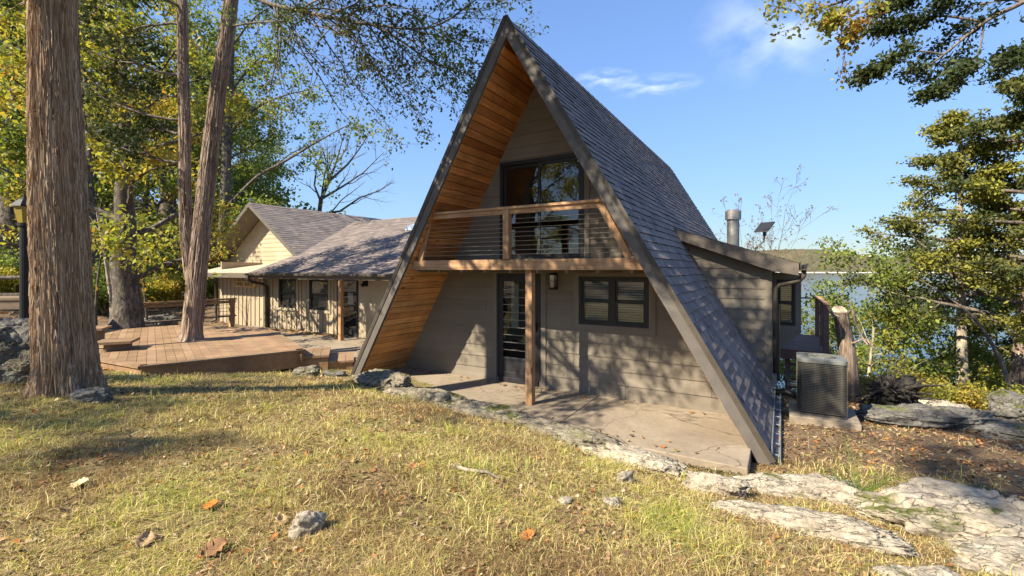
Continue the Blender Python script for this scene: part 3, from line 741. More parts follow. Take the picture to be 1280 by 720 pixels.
mb = MB(); mb.hexa([(-17.3, 2.2, 1.95), (-13.47, 2.2, 1.95), (-13.47, 4.95, 2.32), (-20.0, 4.95, 2.32)], [(-17.3, 2.2, 2.06), (-13.47, 2.2, 2.06), (-13.47, 4.95, 2.42), (-20.0, 4.95, 2.42)]); pr_ = mb.build('pent_roof', 'pent', rh)
mb = MB(); mb.box(-17.3, -13.52, 2.15, 2.19, 1.86, 2.04); mb.build('eave_fascia', 'trim', pr_)
# name board
sg_ = thing('name_sign', 'pointed wooden name board reading CAMEL ROCK on batten wall', 'sign', H2W(-15.05, WY-.06, 1.45), PH)
mb = MB(); mb.prism_y([(-.78, 0), (.66, 0), (.80, .10), (.72, .24), (-.78, .24)], -.03, .03); mb.build('board', 'sign_wood', sg_)
cu = bpy.data.curves.new('lettering', 'FONT'); cu.body = 'CAMEL ROCK'; cu.size = .215; cu.extrude = .004; cu.align_x = 'CENTER'; cu.align_y = 'CENTER'; cu.space_character = 1.08
to = bpy.data.objects.new('tmp_text', cu); link(to); dg = bpy.context.evaluated_depsgraph_get()
me = bpy.data.meshes.new_from_object(to.evaluated_get(dg)); bpy.data.objects.remove(to)
lt = link(bpy.data.objects.new('lettering', me)); me.materials.clear(); me.materials.append(M['sign_letter']); lt.parent = sg_; lt.location = (-.06, -.036, .12); lt.rotation_euler = (R(90), 0, 0); lt.scale = (.95, 1, 1)

# ------------------------------------------------------------------ concrete patio, paving by the wing
mb = MB()
for xa_, xb_ in ((-3.4, -1.26), (-1.25, 1.14), (1.15, 3.53)): mb.box(xa_, xb_, -1.96, -.01, -.22, 0.0)
slab = mb.build('patio', 'concrete', None, bevel=.012); slab.location = (O[0], O[1], 0); slab.rotation_euler = (0, 0, PH); tag(slab, kind='structure')
mb = MB(); mb.box(-14.5, -3.6, -.2, 2.98, -.25, -.10)
p2 = mb.build('paving', 'concrete', None); p2.location = (O[0], O[1], 0); p2.rotation_euler = (0, 0, PH); tag(p2, kind='structure')

# ------------------------------------------------------------------ front deck
dk = thing('wooden_deck', 'low brown plank deck with a tree growing through it', 'deck', (0, 0, 0))
A, B, C_, L_, K_, J_, G_, E_ = (-4.34, 9.5), (-6.42, 7.85), (-8.02, 8.64), (-12.29, 10.92), (-13.3, 13.2), (-11.44, 13.97), (-7.05, 13.02), (-6.32, 12.18)
poly = [A, B, C_, L_, K_, J_, G_, E_]; DZ = .5
ev = np.array([.783, .621]); nv = np.array([-.621, .783]); A_ = np.array(A)
pe = np.array([((np.array(p)-A_)@ev, (np.array(p)-A_)@nv) for p in poly])
def nrange(e):
    ns = []
    for i in range(len(pe)):
        (e0, n0), (e1, n1) = pe[i], pe[(i+1) % len(pe)]
        if (e0-e)*(e1-e) <= 0 and abs(e1-e0) > 1e-6: ns.append(n0+(n1-n0)*(e-e0)/(e1-e0))
    return (min(ns), max(ns)) if len(ns) >= 2 else None
mb = MB(); e = pe[:, 0].min()+.02
TW = np.array(at(245, 425, 10.8)[:2])
while e < pe[:, 0].max()-.02:
    w = .145
    r0, r1 = nrange(e+.003), nrange(min(e+w-.006, pe[:, 0].max()-.005))
    if r0 and r1:
        f = rnd.uniform(.86, 1.1); mb.col = (f, f*rnd.uniform(.97, 1.03), f*rnd.uniform(.95, 1.05))
        cut = rnd.uniform(1.2, 3.4); pieces = [(0, cut)]
        lo = max(r0[0], r1[0]); hi = min(r0[1], r1[1]); bnds = [None]; t = lo+rnd.uniform(1.4, 3.8)
        if rnd.random() < .35 and t < hi-.8: bnds.append(t)
        bnds.append(None)
        for i in range(len(bnds)-1):
            f2 = rnd.uniform(.95, 1.04); base = mb.col; mb.col = tuple(x*f2 for x in base)
            a0 = r0[0] if bnds[i] is None else bnds[i]+.003; a1 = r1[0] if bnds[i] is None else bnds[i]+.003
            b0 = r0[1] if bnds[i+1] is None else bnds[i+1]-.003; b1 = r1[1] if bnds[i+1] is None else bnds[i+1]-.003
            q = [A_+ev*ee+nv*nn for ee, nn in ((e+.003, a0), (e+w-.003, a1), (e+w-.003, b1), (e+.003, b0))]
            zz = DZ-rnd.uniform(0, .004)
            mb.hexa([(p[0], p[1], DZ-.035) for p in q], [(p[0], p[1], zz) for p in q]); mb.col = base
    e += w
mb.build('deck_boards', 'deck', dk)
cen = np.mean(np.array(poly), 0)
def edge_boards(mb, p, q, w, z0, z1, off=0.0):
    p, q = np.array(p), np.array(q); d_ = (q-p)/np.linalg.norm(q-p); n_ = np.array([-d_[1], d_[0]])
    if (cen-p)@n_ < 0: n_ = -n_
    a = [p-n_*off, q-n_*off, q+n_*(w-off), p+n_*(w-off)]
    mb.hexa([(x[0], x[1], z0) for x in a], [(x[0], x[1], z1) for x in a])
mb = MB()
for p, q in ((A, B), (B, C_), (C_, L_), (E_, A)):
    f = rnd.uniform(.8, .95); mb.col = (f, f, f); edge_boards(mb, p, q, .17, DZ-.036, DZ+.006, .03)
mb.build('edge_board', 'deck', dk)
mb = MB()
for p, q, zb in ((A, B, .14), (B, C_, .26), (C_, L_, .3), (E_, A, .05), (G_, E_, 0)): edge_boards(mb, p, q, .035, zb, DZ-.04, -.004)
mb.build('deck_fascia', 'deck_fascia', dk)
mb = MB(); mb.box(-4.62, -4.36, 9.42, 9.68, -.1, .42); mb.build('deck_post', 'deck_fascia', dk)
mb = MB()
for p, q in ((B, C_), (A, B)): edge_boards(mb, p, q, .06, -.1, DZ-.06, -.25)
mb.build('deck_gap_shade', 'black', dk)  # black boards set back to stand in for the shade under the deck
# steps down to the patio
sv = np.array([.94, .34]); sn = np.array([-.34, .94]); s0 = np.array([-4.36, 9.50])
for kx in range(3):
    a = s0+sv*(.50*kx-.02)+sn*(.06*kx); z = .355-.15*kx
    st = MB(); f = rnd.uniform(.85, 1.05)
    for b_ in range(3):
        st.col = g3(f*rnd.uniform(.85, 1.1)); q = [a+sv*(.176*b_), a+sv*(.176*b_+.170), a+sv*(.176*b_+.170)+sn*1.1, a+sv*(.176*b_)+sn*1.1]
        st.hexa([(p[0], p[1], z-.045) for p in q], [(p[0], p[1], z) for p in q])
    so = st.build('step', 'deck', dk)
    st = MB(); q = [a+sn*.03, a+sv*.50+sn*.03, a+sv*.50+sn*1.05, a+sn*1.05]
    st.hexa([(p[0], p[1], -.2) for p in q], [(p[0], p[1], z-.048) for p in q]); st.build('riser', 'deck_fascia', so)
# back railing
rl = thing('deck_railing', 'short brown timber railing along the back edge of the deck', 'railing', (0, 0, 0))
ra, rb = np.array([-11.35, 13.85]), np.array([-9.9, 16.3])
rd = (rb-ra)/np.linalg.norm(rb-ra)
for t in (0, .95):
    p = ra+(rb-ra)*t; mb = MB(); mb.bar((p[0], p[1], .1), (p[0], p[1], 1.10), .13, .13, (rd[0], rd[1], 0)); mb.build('post', 'rail_wood', rl)
mb = MB(); mb.bar((ra[0]-rd[0]*.1, ra[1]-rd[1]*.1, 1.13), (rb[0], rb[1], 1.13), .15, .06); mb.bar((ra[0], ra[1], 1.03), (rb[0], rb[1], 1.03), .04, .10); mb.build('top_rail', 'rail_wood', rl)
mb = MB()
for z in (.58, .7, .82, .93): mb.tube([(ra[0], ra[1], z), (rb[0], rb[1], z)], .008, 5)
mb.build('cable', 'gutter', rl)
mb = MB(); mb.bar((ra[0], ra[1], .53), (rb[0], rb[1], .53), .12, .05); mb.build('bottom_rail', 'old_wood', rl)
# low plank steps beside the deck
def low_step(px_, py_, Y, w, dpt, z, rz, label):
    c = at(px_, py_, Y); o = thing('garden_step', label, 'step', (c[0], c[1], z), rz, 'plank steps beside the deck')
    mb = MB()
    for i in range(3): mb.col = g3(rnd.uniform(.75, 1.05)); mb.box(-w/2, w/2, -dpt/2+i*dpt/3+.003, -dpt/2+(i+1)*dpt/3-.003, -.05, 0)
    mb.build('tread', 'deck', o)
    mb = MB(); mb.box(-w/2+.12, w/2-.12, -dpt/2+.22, dpt/2-.05, -.35, -.052); mb.build('support', 'old_wood', o)
low_step(146, 424, 9.5, .62, .62, .70, R(25), 'lower plank step resting on the deck beside big trunk')
low_step(112, 411, 10.3, .62, .62, .86, R(25), 'upper plank step half hidden behind big trunk')
# bench-height platform and rail at the far left
pb = thing('wooden_platform', 'weathered raised plank platform behind the lamp post', 'platform', at(2, 372, 11.5)[:2]+(0,), R(15))
mb = MB()
for i in range(6): mb.box(-1.6, 1.15, -.6+i*.2, -.41+i*.2, 1.42, 1.48)
mb.build('platform_boards', 'old_wood', pb); mb = MB(); mb.box(-1.55, 1.1, -.58, -.53, 1.2, 1.415); mb.build('platform_fascia', 'old_wood', pb)
for (a, b) in ((-1.5, -.5), (1.0, -.5), (-1.5, .5), (1.0, .5)): mb = MB(); mb.box(a-.06, a+.06, b-.06, b+.06, .2, 1.41); mb.build('platform_post', 'old_wood', pb)
lf = thing('log_fence', 'rough log rail fence beyond the plank platform', 'fence', at(-10, 345, 15)[:2]+(.8,), R(8))
for xx in (-2.6, -.6, 1.3): mb = MB(); mb.tube([(xx, 0, -.3), (xx+.03, 0, 1.25)], .07, 8); mb.build('fence_post', 'oak_bark', lf)
for z in (.55, 1.12): mb = MB(); mb.tube([(-2.9, -.06, z+.03), (-.6, -.08, z-.03), (1.6, -.06, z)], .065, 8); mb.build('fence_rail', 'oak_bark', lf)
# lamp post
lp_ = at(31, 340, 9.0); lp = thing('lamp_post', 'black lamp post with amber lantern behind big trunk', 'lamp post', (lp_[0], lp_[1], .45))
mb = MB(); mb.box(-.13, .13, -.13, .13, 0, .28); mb.box(-.17, .17, -.17, .17, .28, .33); mb.lathe([(.085, .33), (.075, .4), (.075, 2.55), (.10, 2.58), (.10, 2.63)], 0, 0, 14); mb.build('post', 'black', lp)
mb = MB(); mb.lathe([(.10, 2.64), (.16, 2.96)], 0, 0, 6); lg = mb.build('lantern', 'lamp_glass_amber', lp)
mb = MB(); mb.lathe([(.20, 2.96), (.19, 2.99), (.09, 3.10), (.03, 3.14), (.03, 3.2)], 0, 0, 6); mb.build('lantern_cap', 'black', lg)

# ------------------------------------------------------------------ lake-side deck, AC unit
bd = thing('lake_deck', 'small reddish raised deck with railing behind the lake bay', 'deck', (O[0], O[1], 0), PH)
mb = MB()
for i in range(16): mb.box(3.75, 4.85, 5.5+i*.2, 5.69+i*.2, .18, .22)
mb.build('deck_boards', 'red_wood', bd); mb = MB(); mb.box(3.75, 4.85, 5.46, 5.497, 0, .19); mb.box(4.81, 4.85, 5.5, 8.7, 0, .176); mb.build('deck_fascia', 'red_wood', bd)
for (x, y, z0, z1) in ((4.76, 5.54, -1.6, 1.34), (4.76, 6.6, .22, 1.32), (4.76, 8.6, -3, 1.32), (3.98, 5.62, -1.6, 0)): mb = MB(); mb.box(x-.055, x+.055, y-.055, y+.055, z0, z1); mb.build('post', 'red_wood', bd)
mb = MB(); mb.box(4.69, 4.83, 5.46, 8.75, 1.345, 1.38); mb.box(3.9, 4.6, 8.6, 8.75, 1.30, 1.34); mb.build('top_rail', 'rail_wood', bd)
mb = MB()
for i in range(8): mb.box(4.03, 4.68, 5.56, 5.60, -1.45+i*.18, -1.38+i*.18)
mb.build('lattice', 'red_wood', bd)

ac = thing('air_conditioner', 'grey square outdoor air conditioning unit on concrete pad', 'air conditioner', H2W(4.37, 1.0, -.04), PH); ac.scale = (.94, .94, 1)
def rrect(a, b, r, n=6):
    pts = []
    for cx, cy, t0 in ((a-r, b-r, 0), (-a+r, b-r, 90), (-a+r, -b+r, 180), (a-r, -b+r, 270)):
        for i in range(n+1): t = R(t0+90*i/n); pts.append((cx+r*math.cos(t), cy+r*math.sin(t)))
    return pts
mb = MB(); mb.prism(rrect(.30, .30, .06), .03, .80); acb = mb.build('cabinet', 'ac_dark', ac)
mb = MB()
for i in range(30):
    z = .055+i*.0248
    o_, i_ = rrect(.325, .325, .075), rrect(.306, .306, .06); n = len(o_)
    mb._add([(x, y, z) for x, y in i_]+[(x, y, z-.004) for x, y in o_]+[(x, y, z+.011) for x, y in o_], [(j, (j+1) % n, n+(j+1) % n, n+j) for j in range(n)]+[(n+j, n+(j+1) % n, 2*n+(j+1) % n, 2*n+j) for j in range(n)]+[(2*n+j, 2*n+(j+1) % n, (j+1) % n, j) for j in range(n)])
mb.build('louvre', 'ac_metal', acb)
mb = MB()
for s in (-1, 1):
    for t in (-.26, -.09, .09, .26): mb.box(t-.004, t+.004, s*.331-.003, s*.331+.003, .04, .80); mb.box(s*.331-.003, s*.331+.003, t-.004, t+.004, .04, .80)
mb.build('guard_wire', 'ac_metal', acb)
mb = MB(); mb.prism(rrect(.332, .332, .08), 0, .03); mb.build('base_pan', 'ac_metal', ac)
mb = MB(); o_ = rrect(.338, .338, .09); n = len(o_); ir = [(.26*math.cos(R(45)+math.atan2(y, x)-R(45)), .26*math.sin(math.atan2(y, x))) for x, y in o_]
mb._add([(x, y, .80) for x, y in o_]+[(x, y, .855) for x, y in o_]+[(x, y, .865) for x, y in ir]+[(x*.98, y*.98, .80) for x, y in ir],
        [(i, (i+1) % n, n+(i+1) % n, n+i) for i in range(n)]+[(n+i, n+(i+1) % n, 2*n+(i+1) % n, 2*n+i) for i in range(n)]+[(2*n+i, 2*n+(i+1) % n, 3*n+(i+1) % n, 3*n+i) for i in range(n)])
mb.build('top_cover', 'ac_top', ac, bevel=.004)
mb = MB()
for i in range(7):
    r = .05+i*.034; mb.tube([(r*math.cos(R(12*j)), r*math.sin(R(12*j)), .868+.012*(1-r/.26)) for j in range(31)], .003, 4, False)
for i in range(8): mb.tube([(.04*math.cos(R(45*i)), .04*math.sin(R(45*i)), .882), (.262*math.cos(R(45*i)), .262*math.sin(R(45*i)), .868)], .003, 4)
mb.lathe([(.05, .872), (.05, .885), (.01, .888)], 0, 0, 14); mb.build('fan_guard', 'ac_top', ac)
mb = MB()
for i in range(4):
    a = R(90*i); mb.hexa([(math.cos(a)*.05, math.sin(a)*.05, .82), (math.cos(a+.5)*.05, math.sin(a+.5)*.05, .835), (math.cos(a+.6)*.24, math.sin(a+.6)*.24, .85), (math.cos(a)*.24, math.sin(a)*.24, .815)], [(math.cos(a)*.05, math.sin(a)*.05, .823), (math.cos(a+.5)*.05, math.sin(a+.5)*.05, .838), (math.cos(a+.6)*.24, math.sin(a+.6)*.24, .853), (math.cos(a)*.24, math.sin(a)*.24, .818)])
mb.build('fan', 'ac_dark', ac)
mb = MB(); mb.tube([(-.30, .28, .35), (-.42, .36, .36), (-.46, .8, .33), (-.50, 1.42, .30)], .018, 8); mb.tube([(-.30, .28, .30), (-.44, .34, .28), (-.48, .8, .26), (-.50, 1.42, .22)], .03, 8); mb.build('coolant_line', 'black', ac, smooth=True)
pad = thing('concrete_pad', 'thin concrete pad under the outdoor unit', 'pad', H2W(4.37, 1.0, -.04), PH)
mb = MB(); mb.box(-.42, .46, -.45, .42, -.16, 0); mb.build('slab', 'concrete', pad, bevel=.01)
pp = H2W(3.95, 2.0, -.05); mb = MB(); mb.tube([(pp[0]-.15, pp[1]+.25, -.10), (pp[0]+.0, pp[1]+.05, -.03), (pp[0]+.14, pp[1]-.12, -.1)], .06, 12)
dp = mb.build('drain_pipe', 'black', None, smooth=True); tag(dp, 'short black corrugated drain pipe by house corner', 'pipe')

# ------------------------------------------------------------------ rocks
import bmesh
_ico = {}
def ico(n):
    if n not in _ico:
        bm = bmesh.new(); bmesh.ops.create_icosphere(bm, subdivisions=n, radius=1)
        bm.verts.ensure_lookup_table()
        _ico[n] = (np.array([v.co[:] for v in bm.verts]), np.array([[v.index for v in f.verts] for f in bm.faces])); bm.free()
    return _ico[n]
def rock(label, x, y, rad, rz=0, seed=1, mat='rock_lichen', lift=.25, sub=6, k=2.8, rough=1.0, tilt=0, name='rock', group=None, cat='rock', strata=True, z=None):
    V, Fc = ico(sub); p = V/(np.sum(np.abs(V)**k, 1)**(1/k))[:, None]
    a = np.array(rad); s = seed*3.7
    lowf = fbm(p[:, 0]*1.3+s, p[:, 1]*1.3, p[:, 2]*1.3, seed, 3)
    q = p*a
    asp = min(a[0], a[1])
    w = q/asp
    n1 = fbm(w[:, 0]*.9+s, w[:, 1]*2.2, w[:, 2]*3.4, seed+3, 5); n2 = np.abs(fbm(w[:, 0]*1.5+s, w[:, 1]*5.0, w[:, 2]*6, seed+5, 5)); n3 = fbm(w[:, 0]*11, w[:, 1]*11+s, w[:, 2]*14, seed+9, 3)
    ck = np.clip(1-np.abs(fbm(w[:, 0]*1.1+s, w[:, 1]*3.2, w[:, 2]*4.0, seed+21, 3))/.045, 0, 1); ck2 = np.clip(1-np.abs(fbm(w[:, 0]*2.6+s, w[:, 1]*2.2, w[:, 2]*2.0, seed+23, 3))/.03, 0, 1)
    f = 1+.36*lowf+rough*(.16*n1-.20*n2+.06*n3-.07*ck-.05*ck2)
    q = q*f[:, None]
    if strata:
        st = a[2]*.42; zz = q[:, 2]+.35*st*n1+.12*q[:, 0]
        fr_ = zz/st-np.floor(zz/st); q[:, 2] += st*.45*(sstep(.55, .95, fr_)-fr_)*sstep(-.2, .4, p[:, 2]+.4)
        ed = sstep(.75, 1.0, fr_)*(np.floor(zz/st) % 2); q[:, :2] *= (1-.05*ed)[:, None]
    c, s_ = math.cos(R(tilt)), math.sin(R(tilt)); q = np.stack([q[:, 0]*c-q[:, 2]*s_, q[:, 1], q[:, 0]*s_+q[:, 2]*c], 1)
    o = np_mesh(name, q, Fc, mat, smooth=True, nper=3)
    zz = gz(x, y) if z is None else z
    o.location = (x, y, zz+a[2]*lift); o.rotation_euler = (0, 0, rz)
    tag(o, label, cat, group); return o
GL = 'rocks of the ledge along the patio'
rock('bulky lichen covered boulder at the upper end of the patio ledge', -2.2, 7.72, (.56, .30, .27), PH, 3, 'rock_lichen', .05, group=GL)
rock('mossy grey ledge rock just below the bulky lichen boulder', -1.35, 7.05, (.80, .24, .18), PH-.05, 8, 'rock_lichen', -.05, group=GL)
rock('long lichen streaked ledge rock in front of the patio post', -.45, 6.16, (.88, .24, .16), PH-.12, 13, 'rock_lichen', 0, group=GL)
rock('pale cracked ledge rock midway down the patio edge', .45, 5.32, (.82, .25, .15), PH-.08, 17, 'rock_lichen', .0, group=GL)
rock('pale ridged ledge rock at the lower end of the patio edge', 1.22, 4.72, (.62, .21, .15), PH-.1, 23, 'rock_pale', .1, group=GL)
GR = 'flat rocks in the right foreground'
rock('blocky cracked rock between patio ledge and flat rocks', 1.73, 3.90, (.28, .12, .13), -.45, 31, 'rock_pale', .3, group=GR)
rock('broad flat grey rock before the lower corner of the roof', 2.68, 4.24, (.60, .25, .15), -.18, 37, 'rock_pale', .2, group=GR)
rock('long narrow bleached rock lying in the grass', 2.08, 3.25, (.66, .14, .11), -.40, 41, 'rock_pale', .1, group=GR)
rock('largest sunlit rock with moss patches at the right edge', 3.60, 3.60, (.80, .42, .24), -.12, 47, 'rock_pale', .05, group=GR)
rock('low pale slab rock in front of the mossy largest rock', 3.45, 2.95, (.52, .24, .12), -.2, 53, 'rock_pale', .1, group=GR)
rock('small pale slab at the bottom right of the lawn', 2.42, 2.66, (.26, .10, .06), -.1, 59, 'rock_pale', .3, group=GR)
rock('long dark grey ledge rock below the uprooted log', 6.40, 7.10, (1.05, .42, .30), -.10, 61, 'rock_grey', .1)
rock('upright grey boulder at the bluff edge on the far right', 7.85, 7.0, (.42, .36, .36), .3, 67, 'rock_grey', .5)
rock('low flat grey rock in front of the bluff edge boulder', 7.3, 6.35, (.62, .26, .13), -.2, 71, 'rock_grey', .3)
rock('pinkish pale boulder behind the dark grey ledge rock', 7.75, 8.15, (.38, .30, .30), .2, 73, 'rock_pale', .5)
rock('small tan stone in leaf litter behind flat grey rock', 3.15, 4.72, (.09, .08, .08), 0, 79, 'rock_pale', .6, sub=4, strata=False)
rock('large mossy boulder beside the big trunk at left edge', -6.60, 6.0, (.62, .5, .62), .4, 83, 'rock_grey', .35, k=2.6)
rock('bluish lichen boulder wedged between mossy boulder and trunk', -6.12, 5.78, (.22, .2, .30), .2, 89, 'rock_lichen', .5, k=2.6)
rock('small grey stone against the roots of the big trunk', -4.72, 5.12, (.17, .11, .10), .3, 97, 'rock_grey', .4, sub=5, strata=False)
rock('knobbly lichen rock between deck steps and roof foot', -3.12, 10.35, (.40, .30, .30), .1, 101, 'rock_lichen', .3, k=2.4, rough=1.9, strata=False, z=.15)
rock('angular stone under the right corner of the deck', -3.95, 8.75, (.24, .14, .12), .2, 103, 'rock_lichen', .5, sub=5)
rock('flat stone lying under the deck steps', -3.45, 8.85, (.22, .14, .08), -.2, 107, 'rock_grey', .4, sub=5)
rock('tan wedge shaped stone standing in the near lawn', -1.24, 2.76, (.085, .05, .085), .5, 109, 'rock_pale', .55, sub=5, k=4, rough=.6, strata=False, tilt=-20)
rock('pale upright stone chip in the lawn', .95, 3.85, (.07, .04, .07), .4, 113, 'rock_pale', .5, sub=4, k=4, strata=False)
rock('grey stone beside orange leaves in the lawn', .72, 3.30, (.06, .045, .035), .1, 127, 'rock_pale', .4, sub=4, strata=False)
rock('brown stone near the bottom edge of the lawn', .38, 3.28, (.05, .045, .03), .7, 131, 'rock_pale', .4, sub=4, strata=False)
for i, (x, y, r, lb) in enumerate([(-12.2, 15.2, .5, 'mossy forest rock beyond the deck by the thick trunk'), (-13.6, 17.5, .6, 'grey forest rock farther back in the wood'), (-9.6, 10.7, .28, 'grey rock tucked between the plank steps')]):
    rock(lb, x, y, (r, r*.7, r*.6), i, 140+i*7, 'rock_grey', .35, sub=5)

# ------------------------------------------------------------------ trees
def unit(v): return v/np.linalg.norm(v)
def perp_rot(d, ang, az):
    d = unit(d); h = np.array([0, 0, 1.0]) if abs(d[2]) < .9 else np.array([1.0, 0, 0])
    s = unit(np.cross(d, h)); t = np.cross(s, d)
    return unit(d*math.cos(ang)+(s*math.cos(az)+t*math.sin(az))*math.sin(ang))
class Grow:
    def __init__(s, seed, P):
        s.r = np.random.default_rng(seed); s.P = P; s.wood = MB(); s.anch = []
    def path(s, p, d, L, up, wig, step=.28):
        n = max(3, int(L/step)); pts = [np.array(p, float)]; d = unit(np.array(d, float))
        for i in range(n):
            d = unit(d+s.r.normal(0, wig, 3)+np.array([0, 0, up])); pts.append(pts[-1]+d*L/n)
        return pts
    def limb(s, p, d, L, r, lvl):
        P = s.P; pts = s.path(p, d, L, P['up'][lvl], P['wig'][lvl]); s.along(pts, r, lvl)
    def along(s, pts, r, lvl, t0=None, ex=None):
        P = s.P; n = len(pts); L = sum(np.linalg.norm(b-a) for a, b in zip(pts, pts[1:]))
        rr = r if hasattr(r, '__len__') else [max(r*(1-.82*i/(n-1)), .004) for i in range(n)]
        s.wood.tube(pts, rr, 8 if lvl == 0 else (6 if lvl == 1 else 4), False)
        if lvl < P['max']:
            k = int(P['kids'][lvl]*(L if P.get('perm') else 1)+s.r.random()); t0 = P['t0'][lvl] if t0 is None else t0
            for j in range(k):
                t = t0+(1-t0)*(j+s.r.random())/k; i = min(int(t*(n-1)), n-2); f = t*(n-1)-i
                q = pts[i]*(1-f)+pts[i+1]*f; dd = pts[i+1]-pts[i]
                az = s.r.choice([0, math.pi])+s.r.normal(0, .5) if P.get('flat') else s.r.random()*2*math.pi
                nd = perp_rot(dd, R(s.r.uniform(*P['ang'])), az)
                s.limb(q, nd, L*P['rat'][lvl]*(1.15-.75*t)*s.r.uniform(.7, 1.25), rr[i]*.55, lvl+1)
        if lvl >= P['leaf']:
            a0 = P.get('la', .25)
            for i in range(n):
                if i/(n-1) >= a0: s.anch.append(pts[i])
    def leaves(s, per, sig, size, asp, cols, w, var=.3, flatten=.7, upb=.3, patch=None):
        A = np.array(s.anch)
        if len(A) == 0: return None
        A = np.repeat(A, per, 0); N = len(A); r = s.r
        pos = A+r.normal(0, 1, (N, 3))*np.array([sig, sig, sig*flatten])
        C = np.array(cols)
        nz = fbm(pos[:, 0]*.8, pos[:, 1]*.8, pos[:, 2]*.8, 77, 2)      # kinds of leaf colour come in sprays
        u = np.clip((nz+.5)*.6+r.random(N)*.4, 0, .999); cw = np.cumsum(np.array(w)/sum(w)); ci = np.searchsorted(cw, u)
        col = C[np.minimum(ci, len(C)-1)]*(1+r.uniform(-var, var, N))[:, None]
        return leafgeo(pos, size*r.uniform(.6, 1.35, N), asp, r, upb)+(col,)
def leafgeo(pos, size, asp, r, upb=.3):
    N = len(pos); d = r.normal(0, 1, (N, 3)); d[:, 2] -= .25; d /= np.linalg.norm(d, axis=1)[:, None]
    nn = r.normal(0, 1, (N, 3)); nn[:, 2] += upb*3; s = np.cross(d, nn); s /= np.linalg.norm(s, axis=1)[:, None]+1e-9; n2 = np.cross(s, d)
    L = size[:, None]; w = L*asp*.5
    V = np.stack([pos, pos+d*L*.45+s*w+n2*L*.07, pos+d*L-n2*L*.1, pos+d*L*.5-s*w+n2*L*.07], 1).reshape(-1, 3)
    return V, np.arange(4*N).reshape(N, 4)
G1, G2, G3, YG, YE, OR, BR = (.08, .12, .024), (.14, .19, .036), (.20, .245, .045), (.31, .31, .05), (.42, .32, .05), (.36, .19, .04), (.18, .10, .04)
CD, CM, CL = (.03, .045, .016), (.055, .075, .024), (.11, .12, .034)
def trunk_mesh(name, pts, rad, mat, parent, seg=40, sub=14, ridge=.05, freq=9, flare=0, seed=1, label=None):
    """a round stem with real bark ridges"""
    pts = np.array(pts, float); rad = np.array(rad, float); n = len(pts)
    t = np.linspace(0, n-1, (n-1)*sub+1)
    def interp(A):
        i = np.clip(np.floor(t).astype(int), 0, n-2); f = t-i
        A = np.asarray(A); p0 = A[np.maximum(i-1, 0)]; p1 = A[i]; p2 = A[i+1]; p3 = A[np.minimum(i+2, n-1)]
        f = f[:, None] if A.ndim == 2 else f
        return .5*(2*p1+(p2-p0)*f+(2*p0-5*p1+4*p2-p3)*f*f+(3*p1-p0-3*p2+p3)*f**3)
    Cn, Rr = interp(pts), interp(rad); m = len(t)
    th = np.linspace(0, 2*math.pi, seg, endpoint=False)
    TH, I = np.meshgrid(th, np.arange(m)); Zz = Cn[:, 2][I]; z0 = Cn[0, 2]
    twist = TH+.10*(Zz-z0)
    cx, sx = np.cos(twist), np.sin(twist)
    rel = 1+ridge*(1.3*fbm(cx*freq*.5, sx*freq*.5, Zz*.45, seed, 4)-1.1*np.abs(fbm(cx*freq, sx*freq, Zz*.9, seed+4, 4))+.6*fbm(cx*freq*2.2, sx*freq*2.2, Zz*2.4, seed+8, 3))
    if flare:
        h = np.clip(1-(Zz-z0)/flare, 0, 1); rel = rel+h**2*(.14+.34*np.maximum(0, np.sin(TH*5+seed))**1.5+.10*np.sin(TH*3+2))
    V = np.stack([Cn[:, 0][I]+np.cos(TH)*Rr[I]*rel, Cn[:, 1][I]+np.sin(TH)*Rr[I]*rel, Zz], -1).reshape(-1, 3)
    id_ = np.arange(m*seg).reshape(m, seg); nx_ = np.roll(id_, -1, 1)
    Fq = np.stack([id_[:-1], nx_[:-1], nx_[1:], id_[1:]], -1).reshape(-1, 4)
    o = np_mesh(name, V, Fq, mat, None, parent, smooth=True)
    if label: o['label'] = label
    return o
def limb_path(pix):                     # bend points of a limb: photo pixel and depth
    ps = [np.array(at(*p)) for p in pix]; out = []
    for i in range(len(ps)-1):
        p0, p1, p2, p3 = ps[max(i-1, 0)], ps[i], ps[i+1], ps[min(i+2, len(ps)-1)]
        for f in np.linspace(0, 1, 6)[:-1]:
            out.append(.5*(2*p1+(p2-p0)*f+(2*p0-5*p1+4*p2-p3)*f*f+(3*p1-p0-3*p2+p3)*f**3))
    out.append(ps[-1]); return out
def finish(root, g, lv, wm, lm, wname='limbs'):
    if g.wood.v: g.wood.build(wname, wm, root, smooth=True)
    if lv: np_mesh('crown', lv[0], lv[1], lm, lv[2], root)

CEDAR = dict(max=3, up=(.02, .015, .01, 0), wig=(.05, .10, .14, .16), kids=(9, 7, 5), t0=(.2, .2, .2), ang=(30, 65), rat=(.45, .42, .4), leaf=2, la=.15, flat=True)
BROAD = dict(max=3, up=(.03, .03, .0, -.02), wig=(.07, .14, .18, .2), kids=(9, 5, 4), t0=(.3, .25, .2), ang=(30, 70), rat=(.5, .5, .5), leaf=2, la=.2)

